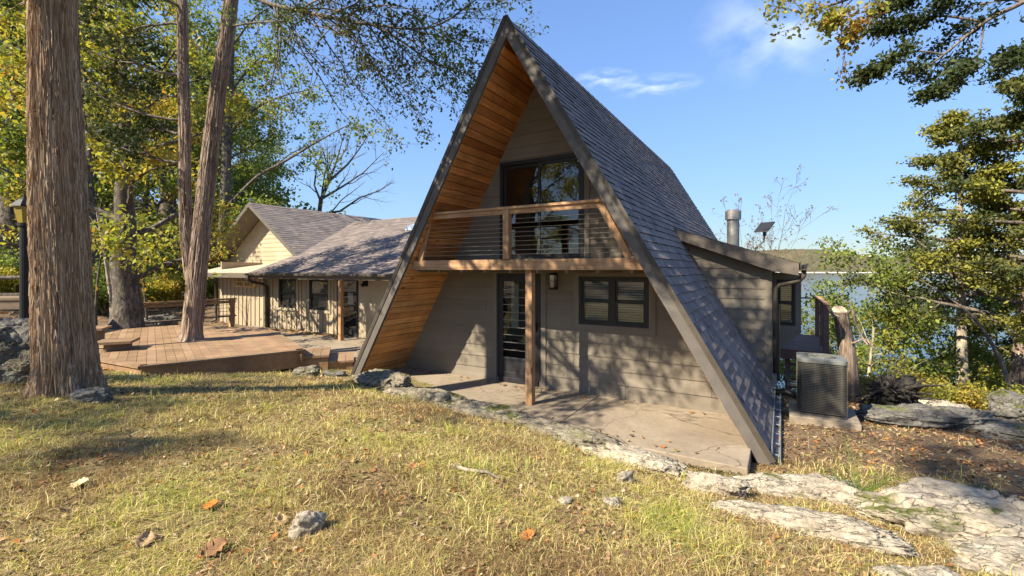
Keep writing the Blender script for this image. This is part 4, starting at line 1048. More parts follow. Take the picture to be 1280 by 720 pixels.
# big cedar trunk in the left foreground
t = thing('cedar_tree', 'massive cedar with shredded brown bark in the left foreground', 'tree')
pp_ = [at(84, 500, 5.42), at(83, 470, 5.42), at(80, 420, 5.42), at(77, 340, 5.42), at(73, 250, 5.42), at(70, 150, 5.42), at(67, 40, 5.42), at(66, -80, 5.42), at(66, -260, 5.42), at(68, -480, 5.42), at(72, -760, 5.42)]
trunk_mesh('trunk', pp_, [.30, .28, .265, .253, .243, .226, .205, .19, .17, .14, .08], 'cedar_bark', t, 320, 60, .14, 14, .75, 5)
def peel(root, pts, rad, n, z0, z1, seed, L=(.35, 1.1), w=(.004, .011), cols=((.30, .19, .11), (.37, .255, .16), (.46, .345, .24), (.23, .14, .08))):
    r = np.random.default_rng(seed); P_ = np.array(pts); o_ = np.argsort(P_[:, 2]); P_ = P_[o_]; R_ = np.array(rad)[o_]; mb = MB()
    for i in range(n):
        th = r.uniform(0, 6.283); z = r.uniform(z0, z1); l_ = r.uniform(*L); w_ = r.uniform(*w); f = r.uniform(.75, 1.15); mb.col = tuple(x*f for x in cols[r.integers(0, len(cols))])
        pr_ = None; dr = r.normal(0, .05); o0 = r.uniform(.985, 1.03); lift = (r.uniform(0, .014), r.uniform(0, .02)*(r.random() < .35))
        for q_ in range(5):
            zz = z+l_*q_/4; rr_ = np.interp(zz, P_[:, 2], R_)*o0+(lift[0] if q_ == 0 else 0)+(lift[1] if q_ == 4 else 0); cx_, cy_ = np.interp(zz, P_[:, 2], P_[:, 0]), np.interp(zz, P_[:, 2], P_[:, 1])
            a_ = th+dr*l_*q_/4/.3+.02*math.sin(q_*2+i); ww = w_*(.4 if q_ in (0, 4) else 1)/max(rr_, .05)
            cur = [(cx_+math.cos(a_-ww)*rr_, cy_+math.sin(a_-ww)*rr_, zz), (cx_+math.cos(a_)*(rr_+.006), cy_+math.sin(a_)*(rr_+.006), zz), (cx_+math.cos(a_+ww)*rr_, cy_+math.sin(a_+ww)*rr_, zz)]
            if pr_: mb.poly([pr_[0], pr_[1], cur[1], cur[0]]); mb.poly([pr_[1], pr_[2], cur[2], cur[1]])
            pr_ = cur
    mb.build('peeling_bark', 'strip_bark', root)
k = Mat('strip_bark'); n1 = k.noise(k.obj((70, 70, 3)), 1.0, 5, .6); k.color(k.mix(1.0, k.attr(), k.ramp(n1, [(.3, g3(.6)), (.7, g3(1.25))]), 'MULTIPLY')); k.rough(.9); M['strip_bark'] = k.m
peel(t, pp_, [.30, .28, .265, .253, .243, .226, .205, .19, .17, .14, .08], 3600, .72, 5.8, 4)
V_ = MB(); c = at(63, 6, 5.42); V_.tube([(c[0]-.0, c[1]-.25, c[2]), (c[0], c[1]-.325, c[2])], [.05, .03], 12); V_.build('branch_stub', 'sawn', t)
g = Grow(11, CEDAR)
for i in range(20):
    zt = 5.9+i*.3; az = i*2.4; L = 3.2-.10*i
    g.limb((-5.5, 5.42, zt), (math.cos(az), math.sin(az), .25), L, .07, 1)
for i in range(18):
    az = R(-95+9*i if i < 9 else (-70+8*(i-9) if i < 13 else -62+9*(i-13))); g.limb((-5.5, 5.42, 6.6+.33*i if i < 13 else 9.2+.25*(i-13)), (math.cos(az), math.sin(az), .16), g.r.uniform(3.6, 4.9), .06, 1)
lv = g.leaves(7, .14, .11, .5, (CD, CM, CL), (3, 4, 2)); finish(t, g, lv, 'twin_bark', 'needle')

# forked cedar growing through the deck
t = thing('twin_cedar', 'forked cedar with two grey brown stems growing through the deck', 'tree')
k_ = .62*10.8/569/2
p1 = [(238, 432), (240, 415), (244, 370), (250, 310), (256, 250), (264, 180), (273, 110), (284, 40), (291, -20), (300, -120), (312, -240)]
w1 = [48, 37, 33, 31, 30, 29, 27, 26, 25, 20, 8]
trunk_mesh('trunk', [at(x, y, 10.8) for x, y in p1], [w*k_ for w in w1], 'twin_bark', t, 120, 26, .09, 7, .5, 21, 'right leaning stem')
p2 = [(243, 380), (237, 340), (233, 300), (231, 240), (231, 170), (229, 90), (228, 0), (228, -120), (230, -260)]
w2 = [16, 20, 21, 21, 20, 18, 17, 14, 5]
trunk_mesh('trunk', [at(x, y, 10.95) for x, y in p2], [w*k_ for w in w2], 'twin_bark', t, 90, 22, .11, 6, 0, 27, 'straight upright stem')
peel(t, [at(x, y, 10.8) for x, y in p1], [w*k_ for w in w1], 900, .8, 8.3, 6, (.35, 1.2), (.006, .014), ((.24, .16, .11), (.32, .235, .18), (.40, .315, .25), (.17, .115, .08)))
peel(t, [at(x, y, 10.95) for x, y in p2], [w*k_ for w in w2], 600, 2.0, 8.6, 8, (.35, 1.2), (.006, .014), ((.24, .16, .11), (.32, .235, .18), (.40, .315, .25), (.17, .115, .08)))
g = Grow(23, dict(CEDAR, kids=(7, 6, 5)))
for (x, y, az, L) in [(228, 30, 175, 3.0), (229, 60, 150, 2.6), (230, 95, 190, 3.1), (230, 120, 165, 2.4), (231, 150, 200, 2.8), (231, 170, 160, 2.0), (232, 205, 185, 2.2), (228, -40, 180, 3.4), (228, -90, 200, 3), (229, 10, 240, 2.4), (228, -130, 120, 2.6), (229, 0, 205, 3.2), (228, -20, 150, 3.0)]:
    p = at(x, y, 10.95); g.limb(p, (math.cos(R(az)), math.sin(R(az)), .12), L, .035, 1)
lv = g.leaves(5, .11, .11, .5, (CD, CM, CL), (3, 4, 2)); finish(t, g, lv, 'twig_bark', 'needle', 'limbs')
g = Grow(29, dict(CEDAR, kids=(1.5, 5, 4), perm=True, flat=False, ang=(25, 75), up=(.0, -.02, -.05, -.05), rat=(.2, .5, .5)))
for pix, r in ([[(291, -25, 10.8), (330, 2, 10.3), (400, 19, 9.8), (467, 31, 9.4), (540, 34, 9.1), (600, -4, 8.8)], .06], [[(467, 31, 9.4), (500, 50, 9.3), (544, 80, 9.1), (592, 94, 9.0)], .03],
               [[(287, 33, 10.8), (320, 28, 10.4), (352, 26, 10), (382, 17, 9.8)], .03], [[(400, 19, 9.8), (440, 50, 9.7), (462, 85, 9.6)], .018], [[(540, 34, 9.1), (565, 52, 9.0), (590, 66, 8.9)], .014]):
    g.along(limb_path(pix), r, 1, .18)
lv = g.leaves(5, .07, .08, .55, (CM, CL, G1, G2), (4, 4, 3, 2), flatten=1); finish(t, g, lv, 'twig_bark', 'needle', 'limbs')

# woodland behind the deck: prototypes then copies
def broad_tree(seed, H, r0, crown_lo, cr, cols, w, bark='oak_bark', per=7, size=.16, nl=18, sig=.24, lean=(0, 0)):
    t = thing('broadleaf_tree', 'x', 'tree'); g = Grow(seed, BROAD); r = g.r
    pts = [(lean[0]*f*H+r.normal(0, .05), lean[1]*f*H+r.normal(0, .05), f*H-.15) for f in np.linspace(0, .93, 9)]
    rad = [r0*(1.25 if i == 0 else 1)*(1-.85*i/8) for i in range(9)]
    trunk_mesh('trunk', pts, rad, bark, t, 36, 8, .06, 5, .5, seed)
    for i in range(nl):
        f = crown_lo+(.97-crown_lo)*(i+.5)/nl; az = i*2.4+r.normal(0, .3)
        ii = min(int(f*8/.93), 7); p = np.array(pts[ii])*(1-(f*8/.93-ii))+np.array(pts[ii+1])*(f*8/.93-ii) if f < .93 else np.array(pts[8])
        L = cr*(1.0-.55*abs((f-crown_lo)/(1-crown_lo)-.35)**1.2)*r.uniform(.75, 1.2)
        g.limb(p, (math.cos(az), math.sin(az), .25+.7*f), L, r0*.32*(1.1-f), 1)
    lv = g.leaves(per, sig, size, .6, cols, w); finish(t, g, lv, bark, 'leaf'); return t
pr0 = broad_tree(101, 12, .42, .24, 4.6, (G1, G2, G3, YG), (1, 3, 4, 3), per=8)
pr1 = broad_tree(103, 10, .25, .20, 3.8, (G2, G3, YG, YE), (3, 4, 3, 1.2), per=8)
pr2 = broad_tree(107, 11, .44, .15, 4.2, (G3, YG, YE, OR), (2, 4, 3, 1.2), per=8)
pr3 = broad_tree(109, 9, .20, .18, 3.4, (G1, G2, G3, YG), (2, 4, 3, 1), per=9)
used = set()
def place(pr, x, y, sc, rz, label, group='trees of the wood behind the deck', z=None):
    o = pr if pr.name not in used else copy_tree(pr)
    used.add(pr.name); o.location = (x, y, gz(x, y) if z is None else z); o.rotation_euler = (0, 0, rz); o.scale = (sc, sc, sc*(1.0))
    o['label'] = label; o['group'] = group; return o
def pxY(px_, Y): return ((px_-640)/F*Y, Y)
W = [(pr2, 157, 13.2, .85, .3, 'yellow leaved tree on the thick trunk just beyond the deck'),
     (pr0, 208, 27, 1.35, 1.0, 'tall green tree on a straight trunk left of the forked cedar'),
     (pr1, 112, 22, 1.35, 2.2, 'yellow green tree between the big cedar and the thick trunk'),
     (pr1, 285, 31, 1.2, 4.0, 'green tree right behind the gable of the low house'),
     (pr1, 255, 35, 1.7, 5.0, 'light green tree filling the gap behind the forked cedar'),
     (pr2, 18, 24, 1.4, 1.9, 'golden tree behind the lamp post at the left edge'),
     (pr3, 62, 30, 1.8, 3.0, 'dark tree straight behind the big cedar trunk'),
     (pr1, -40, 27, 1.6, .2, 'yellow green tree cut by the left edge'),
     (pr1, 185, 31, 1.15, 1.1, 'bright yellow green tree between thick trunk and forked cedar'),
     (pr3, 10, 36, 1.9, 2.6, 'dark distant tree at the far left'),
     (pr2, 235, 40, 1.3, .6, 'distant golden tree behind the deck railing'),
     (pr0, 306, 42, 1.1, 5.4, 'green tree seen over the middle of the gable roof')]
for pr, px_, Y, sc, rz, lb in W:
    x, y = pxY(px_, Y); place(pr, x, y, sc, rz, lb)
t = thing('oak_tree', 'green oak behind the forked cedar reaching a long leafy limb over the low roof', 'tree', group='trees of the wood behind the deck')
trunk_mesh('trunk', [at(x_, y_, 24) for x_, y_ in ((276, 410), (278, 340), (281, 260), (284, 170), (288, 80), (290, -30), (292, -150))], [.34, .28, .25, .22, .18, .13, .05], 'oak_bark', t, 40, 14, .07, 5, .5, 63)
g = Grow(65, dict(BROAD, kids=(9, 6, 4), rat=(.34, .4, .45), wig=(.05, .14, .18, .2), up=(0, .02, 0, -.02)))
for pix, r_ in ([[(281, 262, 24), (320, 222, 23.6), (350, 205, 23.3), (372, 192, 23), (395, 178, 22.8), (428, 160, 22.6), (446, 152, 22.6)], .09], [[(284, 170, 24), (320, 135, 23.6), (360, 118, 23.3), (392, 112, 23)], .08], [[(286, 120, 24), (315, 80, 24), (345, 62, 23.8)], .07], [[(288, 60, 24), (320, 20, 24), (350, 5, 24)], .06], [[(279, 300, 24), (300, 270, 23.6), (330, 262, 23.2)], .05], [[(290, -20, 24), (320, -50, 24), (360, -60, 24)], .06], [[(286, 130, 24), (262, 90, 24), (240, 60, 24)], .06], [[(283, 200, 24), (310, 185, 24.5), (345, 160, 25)], .06], [[(282, 230, 24), (262, 200, 24), (250, 180, 24.5)], .05]):
    g.along(limb_path(pix), r_, 1, .22)
lv = g.leaves(8, .24, .17, .6, (G1, G2, G3, YG), (2, 4, 3, 2)); finish(t, g, lv, 'oak_bark', 'leaf')
# thin bare stems in the understorey
stem_labels = ['thin bare stem right of the thick trunk', 'thin pale stem left of the thick trunk', 'slender dark stem behind the plank steps', 'slender stem beside the lamp post', 'thin grey stem behind the deck railing', 'thin stem far behind the forked cedar']
for i, (px_, Y, r_) in enumerate([(184, 17, .05), (141, 18, .09), (120, 16, .05), (44, 18, .07), (222, 24, .09), (196, 27, .08)]):
    x, y = pxY(px_, Y); t = thing('sapling', stem_labels[i], 'sapling', (x, y, gz(x, y)), 0, 'thin stems in the wood')
    g = Grow(300+i, dict(BROAD, kids=(5, 3, 2), leaf=9)); pts = g.path((0, 0, -.1), (0, 0, 1), 4.5, .02, .03); g.along(pts, r_, 0, .5); g.wood.build('trunk', 'pale_bark' if i == 1 else 'oak_bark', t, smooth=True)
# undergrowth shrubs
def shrub(seed, h, w, cols, wts, per=8, size=.09):
    t = thing('shrub', 'x', 'shrub'); g = Grow(seed, dict(BROAD, leaf=1, kids=(6, 4, 3), max=2))
    for i in range(12):
        az = i*2.4; g.limb((.1*math.cos(az), .1*math.sin(az), -.05), (math.cos(az)*w, math.sin(az)*w, h*.8), h*g.r.uniform(.7, 1.1), .02, 0)
    lv = g.leaves(per, .13, size, .6, cols, wts); finish(t, g, lv, 'twig_bark', 'leaf', 'stems'); return t
sh0 = shrub(401, 1.6, 1.0, (G1, G2, G3, YG), (3, 3, 2, 1)); sh1 = shrub(403, 1.3, 1.1, (G2, YG, YE, BR), (2, 3, 2, 1))
S = [(sh0, 130, 19, 1.2, 'green shrub low in the wood left of the thick trunk'), (sh1, 190, 22, 1.3, 'yellowing shrub right of the thick trunk'), (sh0, 240, 27, 1.6, 'green shrub behind the deck railing'), (sh1, 75, 20, 1.5, 'yellowing shrub behind the big cedar'),
     (sh0, 15, 19, 1.5, 'green shrub behind the log rail fence'), (sh1, -50, 17, 1.5, 'yellowing shrub at the left edge of the wood'), (sh0, 165, 29, 1.8, 'distant green shrub beyond the thick trunk'), (sh1, 270, 24, 1.2, 'yellowing shrub beside the corner of the low house'), (sh0, 95, 31, 1.9, 'distant green shrub beyond the plank steps'), (sh0, 215, 33, 2, 'distant green shrub beyond the railing'), (sh1, 40, 30, 2, 'distant yellowing shrub beyond the log fence')]
for pr, px_, Y, sc, lb in S:
    x, y = pxY(px_, Y); place(pr, x, y, sc, px_*.1, lb, 'undergrowth shrubs in the wood')
# far wood that reads as one mass
rg = np.random.default_rng(5); N = 60000
fx = rg.uniform(-75, -9, N); fy = rg.uniform(42, 62, N); fz = rg.uniform(0, 1, N)**1.1
top = 7.5+3.5*fbm(fx*.22, fy*.1, 0, 41, 3); fz = fz*top
kp = fbm(fx*.5, fy*.3, fz*.5, 43, 3) > -.12
P_ = np.stack([fx, fy, ground_z(fx, fy, False)+fz], 1)[kp]; n_ = len(P_)
V, Fq = leafgeo(P_, rg.uniform(.25, .6, n_), .7, rg); pal = np.array([G1, G1, G2, G2, G3, YG, BR]); cc = pal[(np.clip(fbm(P_[:, 0]*.25, P_[:, 1]*.2, P_[:, 2]*.3, 47, 2)+.5+rg.normal(0, .18, n_), 0, .999)*7).astype(int)]
far_ = np_mesh('forest', V, Fq, 'leaf', cc); tag(far_, kind='stuff')

# bare tree beyond the low roof
bx, by_ = pxY(398, 34); t = thing('bare_tree', 'leafless grey tree rising beyond the low roof', 'tree', (bx, by_, 0))
BARE = dict(max=3, up=(.02, .05, .04, .03), wig=(.05, .09, .13, .15), kids=(6, 6, 5), t0=(.3, .25, .2), ang=(22, 50), rat=(.6, .5, .5), leaf=9)
g = Grow(501, BARE); b0 = np.array([bx, by_, 0])
main = [np.array(at(x, y, 34))-b0 for x, y in ((396, 330), (397, 285), (401, 250), (412, 225), (421, 200), (428, 175))]
g.wood.tube([(0, 0, -1)]+main[:2], [.26, .22, .2], 10)
g.along(main[1:], .19, 0, .05)
for pth in (((401, 252), (393, 232), (396, 205), (408, 185)), ((403, 248), (430, 232), (455, 215), (480, 190)), ((412, 226), (435, 205), (450, 185), (462, 165)), ((397, 268), (425, 264), (450, 247), (475, 238), (492, 226))):
    g.along([np.array(at(x, y, 34+.4*i))-b0 for i, (x, y) in enumerate(pth)], .10, 1, .15)
g.wood.build('branches', 'twig_bark', t, smooth=True)
sx_, sy_ = pxY(400, 30); shx = thing('young_tree', 'small thin tree with yellow leaves under the bare tree', 'tree', (sx_-.6, sy_, 0))
g = Grow(503, dict(BROAD, kids=(6, 3, 2))); pts = g.path((0, 0, -.5), (0, 0, 1), 6.3, .02, .03); g.along(pts, .06, 1, .72); lv = g.leaves(2, .1, .12, .6, (YG, YE, OR), (2, 3, 1)); finish(shx, g, lv, 'twig_bark', 'leaf', 'trunk')

# sapling with a few red leaves behind the dormer
x, y = pxY(948, 17); t = thing('sapling', 'nearly bare sapling with few reddish leaves behind the flue', 'sapling', (x, y, 0)); t.location = (x, y, -4)
g = Grow(505, dict(BARE, max=3, leaf=3, la=.6, kids=(9, 4, 3), t0=(.4, .3, .3), ang=(25, 55), rat=(.42, .5, .5), up=(.02, .03, .02, .01)))
for a_, l_ in ((0, 8.4), (2, 8.0), (4, 7.6)): g.along(g.path((0, 0, 0), (.10*math.cos(a_), .10*math.sin(a_), 1), l_, .01, .03), .03, 0, .55)
lv = g.leaves(1, .04, .07, .6, ((.22, .08, .05), (.3, .14, .06)), (2, 2)); finish(t, g, lv, 'twig_bark', 'leaf', 'branches')

# ---- lake side
def conifer(label, px_, Y, base, top, r0, Rm, seed, cols, w, lo=.3, bark='pale_bark', per=7, n=34, lean=0, size=.10, sig=.13, group=None, P=CEDAR):
    x, y = pxY(px_, Y); t = thing('cedar_tree', label, 'tree', (x, y, base), 0, group); H = top-base; g = Grow(seed, P); r = g.r
    pts = [(lean*f*H+r.normal(0, .03), r.normal(0, .03), f*H) for f in np.linspace(0, 1, 9)]
    trunk_mesh('trunk', pts, [r0*(1-.9*f) for f in np.linspace(0, 1, 9)], bark, t, 36, 10, .06, 6, 0, seed)
    for i in range(n):
        f = lo+(1-lo)*(i+.5)/n; az = i*2.4+r.normal(0, .4); prof = (1-(f-lo)/(1-lo))**.75*.85+.12
        L = Rm*prof*r.uniform(.6, 1.2); g.limb((lean*f*H, 0, f*H), (math.cos(az), math.sin(az), .18), L, .03+.04*prof, 1)
    lv = g.leaves(per, sig, size, .55, cols, w, flatten=.55); finish(t, g, lv, 'twig_bark', 'needle'); return t
OL = (.22, .21, .04)
conifer('tall olive cedar on a straight pale trunk at the bluff', 1201, 13, -3.2, 6.4, .17, 2.7, 601, (CM, CL, OL, YG), (1, 2, 4, 3), .38, per=6, n=34)
conifer('dark cedar on a thick ivy clad trunk at the right edge', 1270, 11.5, -2.2, 7.8, .24, 3.0, 607, (CM, CM, CL, OL, YG), (2, 2, 3, 3, 1), .28, 'twin_bark', per=7, n=46, lean=.10)
conifer('slim dark cedar low between the two bluff cedars', 1245, 16, -6, 1.6, .10, 2.0, 613, (CD, CM, CL), (2, 3, 3), .3, per=5, n=22)
# leaning bare stem
t = thing('leaning_stem', 'thin bare stem arching left across the lake view', 'sapling'); mb = MB()
mb.tube(limb_path([(1268, 520, 10.5), (1258, 470, 10.6), (1240, 430, 10.8), (1215, 395, 11), (1180, 368, 11.2), (1150, 350, 11.4)]), [.055-.0018*i for i in range(26)], 8); mb.build('trunk', 'twig_bark', t, smooth=True)
# young broadleaf trees on the bluff
LK = 'young trees on the bluff in front of the lake'
def small_tree(seed, H, cr, cols, w, per=6, size=.115): return broad_tree(seed, H, .08, .22, cr, cols, w, 'pale_bark', per, size, 15, .18)
q0 = small_tree(701, 6.5, 2.3, (G2, G3, YG, OL), (3, 4, 3, 1)); q1 = small_tree(703, 5.5, 2.0, (G2, G3, YG, YG), (3, 4, 2, 1)); q2 = small_tree(709, 5, 1.9, (G1, G2, OL, YG), (2, 3, 3, 2))
for pr, px_, Y, base, sc, lb in [(q0, 1090, 14, -4.2, 1.0, 'bright yellow green tree directly behind the sawn trunk'), (q1, 1150, 15, -4.6, 1.0, 'light green tree behind the uprooted log'), (q1, 1030, 19, -6.0, 1.15, 'light green tree behind the lake deck railing'), (q2, 1238, 14, -4.5, .85, 'small green tree between the bluff cedars'), (q0, 1292, 13, -3.6, .9, 'yellow green tree at the far right edge of the bluff'), (q0, 1062, 24, -8.5, 1.2, 'yellow green tree farther down toward the lake'), (q1, 1185, 23, -9.0, 1.15, 'light green tree far down the bluff near the shore'), (q2, 985, 22, -7, 1.1, 'green tree seen through the lattice of the lake deck')]:
    x, y = pxY(px_, Y); place(pr, x, y, sc, px_*.37, lb, LK, base)
sb0 = shrub(711, 1.2, 1.0, (YG, OL, YE, BR), (3, 3, 2, 2), 7, .08)
for pr, px_, Y, base, sc, lb in [(sb0, 1175, 10.2, -1.2, .8, 'low yellow green shrub beside the pinkish boulder'), (sb0, 1120, 11.0, -1.4, .9, 'low yellow green shrub behind the uprooted log'), (sb0, 1232, 9.6, -1.1, .75, 'low dry shrub left of the bluff edge boulder'), (sb0, 1078, 10.8, -1.3, .8, 'low shrub right of the sawn trunk')]:
    x, y = pxY(px_, Y); place(pr, x, y, sc, px_*.37, lb, 'low shrubs along the bluff edge', base)
# ivy on the right trunk is part of the picture edge; sawn trunk with a dead side branch
t = thing('sawn_trunk', 'sawn off dead trunk with pale cut top behind the air conditioner', 'tree trunk')
pts = [at(1069, 545, 9.2), at(1065, 500, 9.2), at(1061, 460, 9.2), at(1057, 425, 9.2), at(1052, 400, 9.2), at(1049, 390, 9.2)]
trunk_mesh('trunk', pts, [.20, .165, .15, .14, .13, .125], 'twin_bark', t, 60, 14, .12, 5, 0, 801)
e = np.array(pts[-1]); mb = MB(); ax = Vector((-.25, -.75, .62)).normalized(); o1 = ax.orthogonal().normalized(); o2 = ax.cross(o1)
ring = [Vector(e)+Vector((-.01, -.02, .02))+(o1*math.cos(R(15*i))+o2*math.sin(R(15*i)))*.135*(1+.05*math.sin(i*1.7)) for i in range(24)]
mb._add([p for p in ring]+[p-ax*.10 for p in ring], [tuple(range(24))]+[((i+1) % 24, i, 24+i, 24+(i+1) % 24) for i in range(24)]); mb.build('cut_face', 'sawn', t)
mb = MB(); mb.tube(limb_path([(1053, 398, 9.2), (1065, 388, 9.0), (1069, 402, 8.9), (1077, 420, 8.9), (1085, 432, 8.8)]), [.035-.001*i for i in range(21)], 7); mb.tube(limb_path([(1059, 430, 9.2), (1069, 428, 9), (1081, 424, 8.9), (1093, 436, 8.8)]), [.025-.0008*i for i in range(16)], 6); mb.build('dead_branch', 'twin_bark', t, smooth=True)
# uprooted log with its root ball
t = thing('uprooted_log', 'black uprooted log with tangled root ball near the bluff', 'log')
c = np.array(at(1118, 490, 8.6)); V, Fc = ico(5)
f = .9+.7*fbm(V[:, 0]*1.8, V[:, 1]*1.8, V[:, 2]*1.8, 811, 3)-.7*np.abs(fbm(V[:, 0]*4, V[:, 1]*4, V[:, 2]*4, 813, 4))
np_mesh('root_ball', V*f[:, None]*np.array([.50, .30, .30])+c+np.array([-.05, 0, .02]), Fc, 'charred', None, t, smooth=True, nper=3)
g = Grow(815, dict(BARE, max=1, up=(-.03, -.03), wig=(.2, .25), kids=(4,), t0=(.2,), leaf=9)); rr = np.random.default_rng(3)
for i in range(26):
    a = rr.uniform(0, 6.28); g.limb(c+np.array([-.1, 0, .02]), (math.cos(a)*.9-.3, -.4+rr.normal(0, .2), math.sin(a)*.7), rr.uniform(.4, .85), rr.uniform(.02, .07), 0)
g.wood.build('roots', 'charred', t, smooth=True)
trunk_mesh('trunk', [c+np.array([.05, .0, .0]), np.array(at(1142, 497, 8.55)), np.array(at(1160, 510, 8.45)), np.array(at(1176, 520, 8.3))], [.20, .15, .13, .10], 'charred', t, 40, 16, .12, 5, 0, 817)
# overhanging cedar whose trunk stands right of the frame
t = thing('cedar_tree', 'overhanging dark cedar boughs across the top right corner', 'tree')
trunk_mesh('trunk', [(9.2, 5.2, -.3), (9.1, 5.2, 2), (9.0, 5.25, 4.5), (9.0, 5.3, 7), (8.9, 5.3, 9)], [.3, .27, .24, .18, .06], 'twin_bark', t, 80, 20, .08, 7, .6, 901)
g = Grow(903, dict(CEDAR, kids=(10, 9, 5), rat=(.3, .26, .4), up=(0, -.01, -.02, -.02)))
for pix, r in ([[(1440, -90, 6.0), (1350, -40, 6.2), (1280, 2, 6.4), (1230, 28, 6.6), (1180, 68, 6.8), (1150, 90, 6.9)], .05], [[(1230, 28, 6.6), (1222, 70, 6.5), (1195, 100, 6.5), (1166, 116, 6.5)], .016], [[(1230, 28, 6.6), (1180, 20, 6.8), (1130, 25, 7), (1095, 40, 7.1)], .022], [[(1280, 2, 6.4), (1210, -15, 6.8), (1150, -8, 7), (1100, 8, 7.2)], .03], [[(1350, -40, 6.2), (1320, 30, 6.2), (1285, 62, 6.2), (1255, 80, 6.2)], .03], [[(1180, 68, 6.8), (1140, 65, 6.9), (1100, 85, 7), (1080, 95, 7)], .016], [[(1350, -40, 6.2), (1250, -45, 6.8), (1180, -40, 7)], .03]):
    g.along(limb_path(pix), r, 1, .25)
for i in range(10): g.limb((9.0, 5.3, 5.5+.3*i), (math.cos(i*2.4), math.sin(i*2.4), .2), 2.2, .05, 1)
lv = g.leaves(9, .075, .07, .5, (CD, CD, CM, CL), (3, 3, 4, 2), flatten=.6); finish(t, g, lv, 'twig_bark', 'needle')
t = thing('oak_tree', 'oak with yellow brown leaves reaching into the top right sky', 'tree')
trunk_mesh('trunk', [(11.4, 8.2, -.5), (11.4, 8.2, 2), (11.3, 8.2, 5), (11.0, 8.1, 8.3)], [.22, .2, .17, .08], 'oak_bark', t, 40, 12, .06, 5, .4, 907)
g = Grow(911, dict(BROAD, kids=(9, 6, 3), up=(0, -.02, -.03, -.03), rat=(.3, .3, .4), wig=(.05, .12, .18, .2)))
for pix, r in ([[(1400, -170, 8.1), (1250, -90, 8), (1140, -35, 7.8), (1070, -5, 7.7), (1020, 12, 7.6), (996, 16, 7.6)], .05], [[(1140, -35, 7.8), (1110, 0, 7.7), (1075, 30, 7.6), (1062, 45, 7.6)], .02], [[(1140, -35, 7.8), (1090, -30, 7.8), (1040, -20, 7.7)], .02], [[(1070, -5, 7.7), (1050, 15, 7.7), (1035, 28, 7.6)], .012]): g.along(limb_path(pix), r, 1, .5)
lv = g.leaves(6, .07, .085, .6, (OL, YG, (.26, .17, .04), OR), (3, 3, 3, 2), flatten=1); finish(t, g, lv, 'twig_bark', 'leaf')

# trees beside and behind the photographer (they shade the yard and show in the panes)
SUN_AZ = np.array([.825, .565]); EL = R(40)
def shade_tree(pr, sx_, sy_, sz, h, sc, rz, label):
    k = (h-sz)/math.tan(EL); x, y = sx_-SUN_AZ[0]*k, sy_-SUN_AZ[1]*k
    return place(pr, x, y, sc, rz, label, 'trees around the yard behind the viewer')
place(pr2, -15.8, -1.2, .9, 1.1, 'golden tree at the left of the yard', 'trees around the yard behind the viewer')
SHADE = [(pr0, -21, -10, 1.05, 2.9, 'tall green tree behind the viewer'), (pr1, -5.0, -15, 1.0, 4.9, 'light tree straight behind the viewer')]
for pr, x, y, sc, rz, lb in SHADE: place(pr, x, y, sc, rz, lb, 'trees around the yard behind the viewer')

for x_, y_, b_, tp, Rm_, sd_, lb in [(-5.1, -4.5, .8, 16.5, 4.2, 651, 'tall dark cedar standing behind the viewer')]:
    conifer(lb, 640, 5, b_, tp, .2, Rm_, sd_, (CD, CM, CL), (3, 4, 2), .56, 'twin_bark', per=6, n=34, group='trees around the yard behind the viewer').location = (x_, y_, b_)

# ------------------------------------------------------------------ grass, leaves, moss
rg = np.random.default_rng(12)
def polar(n, r0, r1, a0=-68, a1=68, pw=0.0):
    u = rg.random(n); rad = np.exp(np.log(r0)+(np.log(r1)-np.log(r0))*u) if pw == 0 else (r0**pw+(r1**pw-r0**pw)*u)**(1/pw)
    a = R(90)-np.radians(rg.uniform(a0, a1, n)); return rad*np.cos(a), rad*np.sin(a), rad
def house_xy(x, y): return (x-O[0])*U[0]+(y-O[1])*U[1], (x-O[0])*D[0]+(y-O[1])*D[1]
def open_ground(x, y):
    hx_, hy_ = house_xy(x, y)
    ok = ~((hx_ > -3.5) & (hx_ < 3.6) & (hy_ > -2.0)); ok &= ~((hx_ > -15) & (hx_ < 3.8) & (hy_ > -.3))
    ep = (np.stack([x, y], -1)-A_)@ev; en = (np.stack([x, y], -1)-A_)@nv
    for (p, q_) in ((A, B), (B, C_), (C_, L_)):
        pass
    inside = np.ones(len(x), bool)
    for i in range(len(poly)):
        p, q_ = np.array(poly[i]), np.array(poly[(i+1) % len(poly)]); e_ = q_-p; n_ = np.array([-e_[1], e_[0]])
        s_ = np.sign((cen-p)@n_); inside &= (((np.stack([x, y], -1)-p)@n_)*s_ > -.02)
    return ok & ~inside
